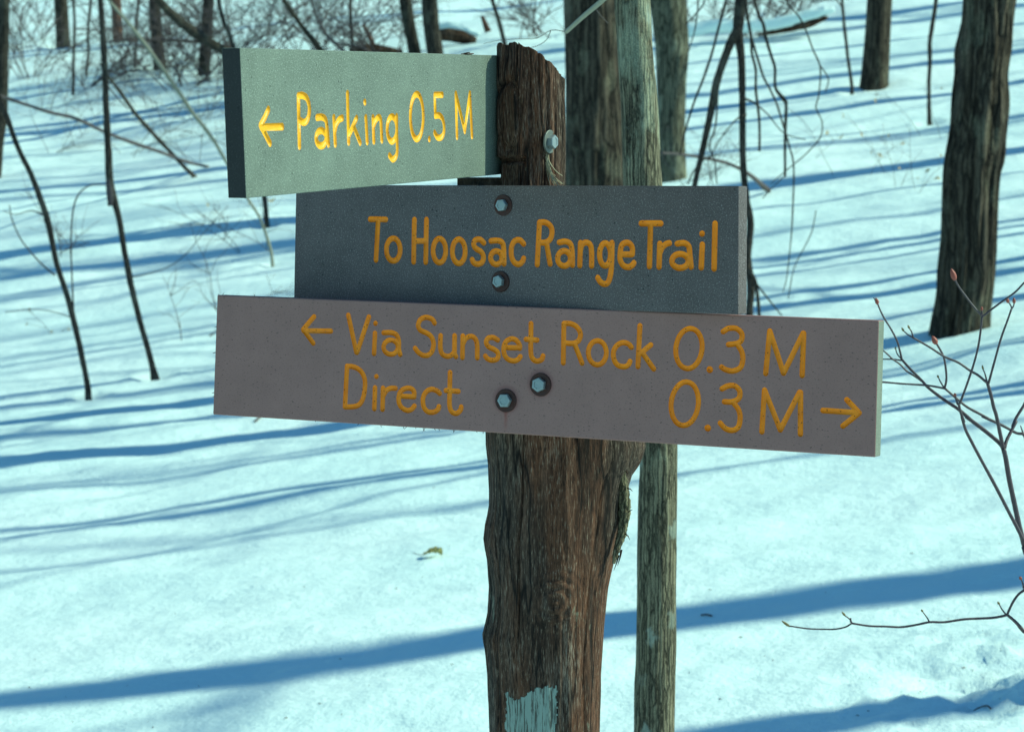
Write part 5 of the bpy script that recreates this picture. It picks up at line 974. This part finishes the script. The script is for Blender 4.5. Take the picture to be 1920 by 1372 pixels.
 ('low','3',[(0,[701.4,68.7,702.8,69.5,704.2,70.3,705.6,71.2,707.0,71.9,708.5,72.4,710.2,72.8,712.0,73.2,713.9,73.3,715.6,73.2,717.2,72.9,718.8,72.2,720.3,71.1,721.6,69.8,722.7,68.5,723.5,67.0,723.9,65.5,724.0,63.7,723.9,61.9,723.5,60.2,722.7,58.8,721.7,57.6,720.2,56.5,718.6,55.6,716.7,54.9,714.9,54.3,713.0,53.9,711.0,53.8,708.9,53.8,706.8,53.8,704.8,53.7]),(0,[715.7,53.4,717.1,51.9,718.6,50.4,720.0,48.9,721.3,47.4,722.4,45.8,723.3,44.0,724.0,42.2,724.5,40.3,724.9,38.4,725.0,36.3,725.0,34.1,724.8,31.7,724.4,29.3,723.9,27.1,723.1,25.3,722.0,23.9,720.7,22.7,719.2,21.8,717.6,21.2,716.0,20.8,714.3,20.6,712.5,20.7,710.6,21.1,708.8,21.6,707.2,22.3,705.7,23.2,704.3,24.4,703.0,25.7,701.8,27.1,700.4,28.4])]),
 ('low','M',[(0,[752.3,21.1,754.1,69.9]),(0,[754.1,69.9,774.8,24.8]),(0,[774.8,24.8,796.8,69.4]),(0,[798.0,69.4,799.4,21.1])]),
 ('low','arrow',[(0,[825.7,50.0,868.2,49.6]),(0,[853.8,63.8,868.9,49.6,850.2,33.5])]),
]

BOOL = 'MANIFOLD'
bp = make_board('park'); bmid = make_board('mid'); blow = make_board('low')
bolt(bmid, .3261, .1218, .0130, .0078, .1, M['washer'], off=(-.0003, 0)); bolt(bmid, .3229, .0279, .0130, .0078, .35, M['washer'], off=(-.001, .0004))
bolt(blow, .4209, .0402, .0142, .0090, .05, M['washer'], off=(-.0004, .0003)); bolt(blow, .4671, .0621, .0142, .0090, .45, M['washer'], off=(-.001, 0))
# the bolt through the post that holds the upper board, its head facing right
pc = Vector(at(1030, 266, 2.99)); nd = Vector((.86, -.51, 0)).normalized(); xx = Vector((-nd.y, nd.x, 0)) * 1.0
mx = Matrix(((-xx.x, -nd.x, 0, pc.x - ROOT[0]), (-xx.y, -nd.y, 0, pc.y - ROOT[1]), (0, 0, 1, pc.z - ROOT[2]), (0, 0, 0, 1)))
bolt(sp, 0, 0, .0145, .0088, .52, M['zwasher'], mx=mx, head=.0085)
# frayed plastic hairs along the lower board
rng = random.Random(9)
def hairs(parent, bd, spots, mat):
    mb = MB()
    for (x, y, dx, dy, w) in spots:
        a = unproject(bd, x, y); b = unproject(bd, x + dx * .5 + rng.uniform(-1, 1), y + dy * .6); c = unproject(bd, x + dx, y + dy)
        tube(mb, [(a[0], .002, a[1]), (b[0], .0, b[1]), (c[0], -.001, c[1])], [w, w * .8, w * .4], 4)
    v = np.concatenate(mb.v); me = bpy.data.meshes.new('frayed_hairs'); me.from_pydata(v.tolist(), [], mb.f); me.materials.append(mat)
    o = bpy.data.objects.new('frayed_hairs', me); COL.objects.link(o); o.parent = parent; o['kind'] = 'stuff'
sp_ = []
for x, dx, dy in ((713,3,4),(755,4,5),(762,-3,5),(778,2,3),(792,6,7),(796,-3,8),(812,6,4),(822,4,4),(848,4,5),(852,-2,6),(893,3,3),(905,2,4),(1010,3,2),(590,3,2),(672,-2,3)):
    sp_.append((x, 777 + .0645 * (x - 399) - 1, dx, dy, .00045))
for x, dx, dy in ((412,-3,-3),(416,5,-5),(420,6,-2),(477,0,-5),(560,2,-2)): sp_.append((x, 553 + .0387 * (x - 407) + 1, dx, dy, .0005))
for y, dx in ((660,-5),(612,-3),(735,-4),(742,-2)): sp_.append((407 - (y - 553) * .035 + 1, y, dx, 2, .0006))
hairs(blow, 'low', sp_, M['washer'])
hairs(bp, 'park', [(868,102.5,12,-1,.0012),(872,101.5,8,-3,.001),(878,102.8,9,-2,.0012),(884,103,-6,-3,.0009)], M['rot'])

# ------------------------------------------------------------------ the red-budded shrub at the right edge
YS = 3.35
c3 = lambda X, Y_: (1640 + X * .2624, 440 + Y_ * .2624)
c4 = lambda X, Y_: (1700 + X * .3207, 780 + Y_ * .3207)
g = at(1990, 1500, YS + .2); sh = empty('twiggy_shrub', (.82, 3.7, float(hill(.82, 3.7))))
tag(sh, 'bare purplish shrub with red buds reaching in from the right edge', 'shrub')
fork = c4(565, 188); junction = c4(690, 760); hub = c4(588, 1160)
def W3(pts, y=YS, dy=0.0): n = len(pts); return [at(a, b, y + dy * i / max(1, n - 1)) for i, (a, b) in enumerate(pts)]
foot = np.array([.82, 3.7, float(hill(.82, 3.7)) - .1])
J = at(*junction, YS); H2 = at(1960, 1230, YS)
def stem(pts, w0, w1, name='stem'):
    P = spline(pts, 5); k = np.linspace(0, 1, len(P)); w = w0 + (w1 - w0) * k
    w = w * (1 + .10 * np.array([mnoise.noise((i * .8, w0 * 999, 0)) for i in range(len(P))])); mb = MB(); tube(mb, P, w, 9); mb.build(name, M['shrub'], sh)
PXM = YS / F
stem([foot, (foot + J) / 2 + np.array([.10, 0, -.08]), at(1945, 1120, YS), J], .0068, .0052)
stem([foot, (foot + H2) / 2 + np.array([.06, 0, -.06]), H2, at(1920, 1184, YS), at(*c4(640,1205), YS), at(*hub, YS)], .0045, 2.6 * PXM)
stem(W3([junction, c4(660,650), c4(632,520), c4(600,370), c4(580,250), fork]), 5.2 * PXM, 4.6 * PXM)
stem(W3([fork, c4(548,110), c4(525,0), c3(850,1230), c3(832,1150), c3(808,1065)]), 3.8 * PXM, 3.2 * PXM)
stem(W3([c3(812,1068), c3(850,930), c3(900,750), c3(950,610), c3(978,530)]), 2.4 * PXM, 1.8 * PXM, 'twig')
stem(W3([c3(980,528), c3(972,505), c3(955,480)]), 1.5 * PXM, 1.2 * PXM, 'twig'); stem(W3([c3(980,528), c3(992,510), c3(998,485)]), 1.5 * PXM, 1.2 * PXM, 'twig')
stem(W3([c3(808,1062), c3(740,1005), c3(680,970), c3(600,915), c3(500,872), c3(400,808), c3(320,762), c3(272,735)]), 2.6 * PXM, 1.8 * PXM, 'twig')
stem(W3([c3(272,735), c3(235,712), c3(205,685)]), 1.5 * PXM, 1.1 * PXM, 'twig'); stem(W3([c3(275,732), c3(262,690), c3(245,665)]), 1.5 * PXM, 1.1 * PXM, 'twig')
stem(W3([c3(802,1050), c3(790,1000), c3(775,960)]), 1.8 * PXM, 1.1 * PXM, 'twig')
stem(W3([fork, c4(540,155), c4(450,80), c4(350,5), c3(690,1325), c3(600,1248), c3(540,1208), c3(480,1168), c3(380,1090), c3(340,1045), c3(260,965), c3(195,893)], YS, .10), 4.2 * PXM, 2.4 * PXM)
stem(W3([c3(195,893), c3(180,830), c3(160,760), c3(120,680), c3(70,600), c3(40,540), c3(22,495)], YS + .1), 2.2 * PXM, 1.5 * PXM, 'twig')
stem(W3([c3(190,888), c3(160,850), c3(150,815)], YS + .1), 1.4 * PXM, 1. * PXM, 'twig'); stem(W3([c3(190,898), c3(130,890), c3(60,889), c3(0,884)], YS + .1), 1.6 * PXM, 1.2 * PXM, 'twig')
stem(W3([c3(355,1060), c3(300,1020), c3(230,975), c3(180,925), c3(130,890), c3(70,835), c3(0,790)], YS + .09), 2. * PXM, 1.5 * PXM, 'twig')
stem(W3([c4(572,188), c4(585,140), c4(610,90), c4(640,30), c3(985,1372), c3(1010,1310), c3(1067,1215), c3(1110,1120)], YS, .05), 3.4 * PXM, 2.6 * PXM)
stem(W3([c4(680,720), c4(640,640), c4(600,565), c4(520,410), c4(430,245), c4(380,150), c4(345,80), c4(322,0), c3(640,1340), c3(612,1260), c3(603,1215)], YS - .03), 3.6 * PXM, 2.4 * PXM)
stem(W3([c3(605,1210), c3(630,1150), c3(680,1010), c3(715,900), c3(742,790), c3(758,680), c3(768,580)], YS - .03), 2.3 * PXM, 1.9 * PXM, 'twig')
stem(W3([c3(768,580), c3(720,530), c3(650,440), c3(600,370), c3(572,318)], YS - .03), 2.0 * PXM, 1.6 * PXM, 'twig')
stem(W3([c3(770,582), c3(790,570), c3(860,515), c3(950,450), c3(1010,405), c3(1067,345), c3(1140,280)], YS - .03), 2.0 * PXM, 1.7 * PXM, 'twig')
stem(W3([c3(768,575), c3(767,555), c3(765,538)], YS - .03), 1.6 * PXM, 1.3 * PXM, 'twig'); stem(W3([c3(597,1215), c3(585,1185), c3(575,1150)], YS), 2.6 * PXM, 1.6 * PXM, 'twig')
stem(W3([(1935,965), (1926,900), c4(700,180), c4(686,110), c4(640,98), c4(560,55), c4(440,0), c3(840,1330), c3(760,1285), c3(660,1230), c3(580,1165), c3(498,1095)], YS + .06), 3.2 * PXM, 2.3 * PXM)
stem([J, at(1935, 965, YS + .06)], 3.6 * PXM, 3.2 * PXM)
stem(W3([c3(498,1098), c3(430,1085), c3(360,1075), c3(200,1065), c3(60,1053), c3(-20,1052)], YS + .06), 2.1 * PXM, 1.8 * PXM, 'twig')
stem(W3([c3(500,1095), c3(512,1040), c3(510,970), c3(495,880), c3(470,825), c3(440,775)], YS + .06), 2.3 * PXM, 1.9 * PXM, 'twig')
stem(W3([c3(492,1088), c3(470,1050), c3(455,1018)], YS + .06), 1.6 * PXM, 1.1 * PXM, 'twig'); stem(W3([c4(682,100), c4(672,75), c4(666,55)], YS + .06), 1.6 * PXM, 1 * PXM, 'twig')
stem(W3([hub, c4(560,1168), c4(500,1178), c4(420,1182), c4(330,1187), c4(220,1203), c4(135,1203), c4(60,1218), (1690,1175), (1660,1174), (1630,1173), (1597,1168)]), 2.6 * PXM, 1.9 * PXM)
stem(W3([(1597,1168), (1585,1175), (1565,1179), (1545,1179), (1515,1178), (1480,1173)]), 1.7 * PXM, 1.4 * PXM, 'twig')
stem(W3([hub, c4(600,1130), c4(625,1080), c4(655,1040), c4(690,1012), (1945,1080), (1980,1040)]), 2.4 * PXM, 2.6 * PXM)
stem(W3([c4(578,1155), c4(555,1125), c4(540,1095)]), 1.7 * PXM, 1.1 * PXM, 'twig'); stem(W3([c4(132,1200), c4(118,1175), c4(92,1140)]), 1.6 * PXM, 1 * PXM, 'twig')
stem(W3([(1598,1168), (1593,1160), (1582,1152)]), 1.5 * PXM, 1.2 * PXM, 'twig'); stem(W3([(1595,1166), (1595,1158)]), 1.8 * PXM, 1.3 * PXM, 'twig'); stem(W3([c4(684,1005), c4(678,975), c4(668,950)]), 2. * PXM, 1.2 * PXM, 'twig')
def bud(a, b, w, mat='bud', y=YS):
    """a: foot pixel, b: tip pixel; plump pointed bud with two scale ridges"""
    A, B = at(*a, y), at(*b, y); t = np.array([0, .12, .3, .55, .78, .92, 1.0]); rr = w * PXM * np.array([.45, .75, 1., .92, .6, .28, .05])
    n = 10; an = np.arange(n) * 2 * math.pi / n; mb = MB(); tube(mb, A[None] + (B - A)[None] * t[:, None], rr, n, rad=1 + .14 * np.cos(2 * an)[None] + 0 * t[:, None]); mb.build('bud', M[mat], sh)
for a, b, w, m, y in ((c3(575,325), c3(546,240), 4.8, 'bud', YS - .03), (c3(442,782), c3(410,722), 5, 'bud', YS + .06), (c3(955,488), c3(943,448), 2.9, 'bud', YS), (c3(997,492), c3(995,448), 2.9, 'bud', YS),
                   (c3(22,498), c3(8,450), 3.4, 'bud', YS + .1), (c3(208,690), c3(192,662), 1.9, 'gbud', YS), (c3(250,672), c3(236,645), 1.9, 'gbud', YS), (c3(776,965), c3(768,930), 1.8, 'gbud', YS),
                   (c3(150,820), c3(148,800), 1.6, 'gbud', YS + .1), (c3(457,1022), c3(447,1002), 2, 'gbud', YS + .06), (c3(765,542), c3(765,512), 2.4, 'bud', YS - .03), (c3(578,1155), c3(570,1130), 2.6, 'bud', YS),
                   ((1481,1174), (1465,1163), 2.4, 'gbud', YS), ((1585,1154), (1578,1146), 2, 'gbud', YS), (c4(95,1143), c4(84,1128), 1.9, 'gbud', YS), (c4(543,1100), c4(530,1082), 2.1, 'gbud', YS), (c4(670,955), c4(660,936), 2.8, 'bud', YS)):
    bud(a, b, w, m, y)
# two more buds left of the big twig top, at the board end
stem(W3([c3(20,492), c3(5,470), c3(-8,450)], YS + .1), 1.3 * PXM, 1.1 * PXM, 'twig')

# ------------------------------------------------------------------ small things lying on the snow
def leaf_on_snow():
    gpt = ground(810, 1049); x0, y0 = float(gpt[0]), float(gpt[1]); z0 = float(surf(x0, y0))
    o = empty('dead_leaf', (x0, y0, z0)); tag(o, 'single curled olive-brown dead leaf lying on the snow left of the post', 'leaf')
    n, m = 13, 7; v = []; f = []
    for i in range(n):
        t = i / (n - 1); hw = .042 * math.sin(math.pi * min(1, t * 1.05 + .02)) ** .8 * (1 + .25 * math.sin(i * 2.4))
        for j in range(m):
            s = j / (m - 1) * 2 - 1
            v.append((x0 - .036 + .075 * t, y0 + s * hw, z0 + .008 + .020 * abs(s) ** 1.5 * (t * 1.2) + .010 * math.sin(t * 3.1) + .003 * math.sin(i * 1.9 + j)))
    for i in range(n - 1):
        for j in range(m - 1): a = i * m + j; f.append((a, a + 1, a + m + 1, a + m))
    mb = MB(); mb.add(v, f); mb.build('blade', M['gleaf'], o)
    mb = MB(); tube(mb, [(x0 - .036, y0, z0 + .008), (x0 - .055, y0 + .005, z0 + .010), (x0 - .07, y0, z0 + .016)], .0012, 5); mb.build('leaf_stalk', M['twig'], o)
leaf_on_snow()
for lab, pts, w in (('short dark twig lying on the shadowed snow right of the slim trunk', [(1314,1150),(1324,1149),(1335,1151)], 1.7), ('bent dark twig lying on the snow at the bottom right', [(1826,1328),(1835,1325),(1850,1326),(1858,1332)], 1.6),
                    ('dark twig tips showing below the left part of the long lower board', [(478,795),(484,790),(492,783)], 2.6)):
    P = []
    for a, b in pts:
        q = ground(a, b); P.append((q[0], q[1], float(surf(q[0], q[1])) + .004))
    o = empty('fallen_twig', P[0]); tag(o, lab, 'twig', 'twigs lying on the snow')
    S = spline(P, 4); mb = MB(); tube(mb, S, w / F * P[0][1], 6); mb.build('stick', M['twig'], o)
def crumbs():
    rng = random.Random(77); mb = MB()
    for k in range(130):
        px, py = rng.uniform(-60, 1980), 690 + 690 * rng.random() ** .8; q = ground(px, py)
        if q is None: continue
        s = rng.uniform(.001, .003); z = float(surf(q[0], q[1])) + s * .3; a = rng.random() * 3.14; L = s * rng.choice((1, 1.5, 3))
        c = np.array([q[0], q[1], z]); u = np.array([math.cos(a), math.sin(a), 0]) * L; w = np.array([-math.sin(a), math.cos(a), 0]) * s; h = np.array([0, 0, s])
        mb.add([c - u, c + w * .6, c + u, c - w * .7, c + h], [(0, 1, 4), (1, 2, 4), (2, 3, 4), (3, 0, 4), (3, 2, 1, 0)])
    o = mb.build('bark_crumbs', M['twig'], smooth=False); tag(o, 'tiny bark crumbs and seeds scattered over the snow', 'debris', kind='stuff')
crumbs()
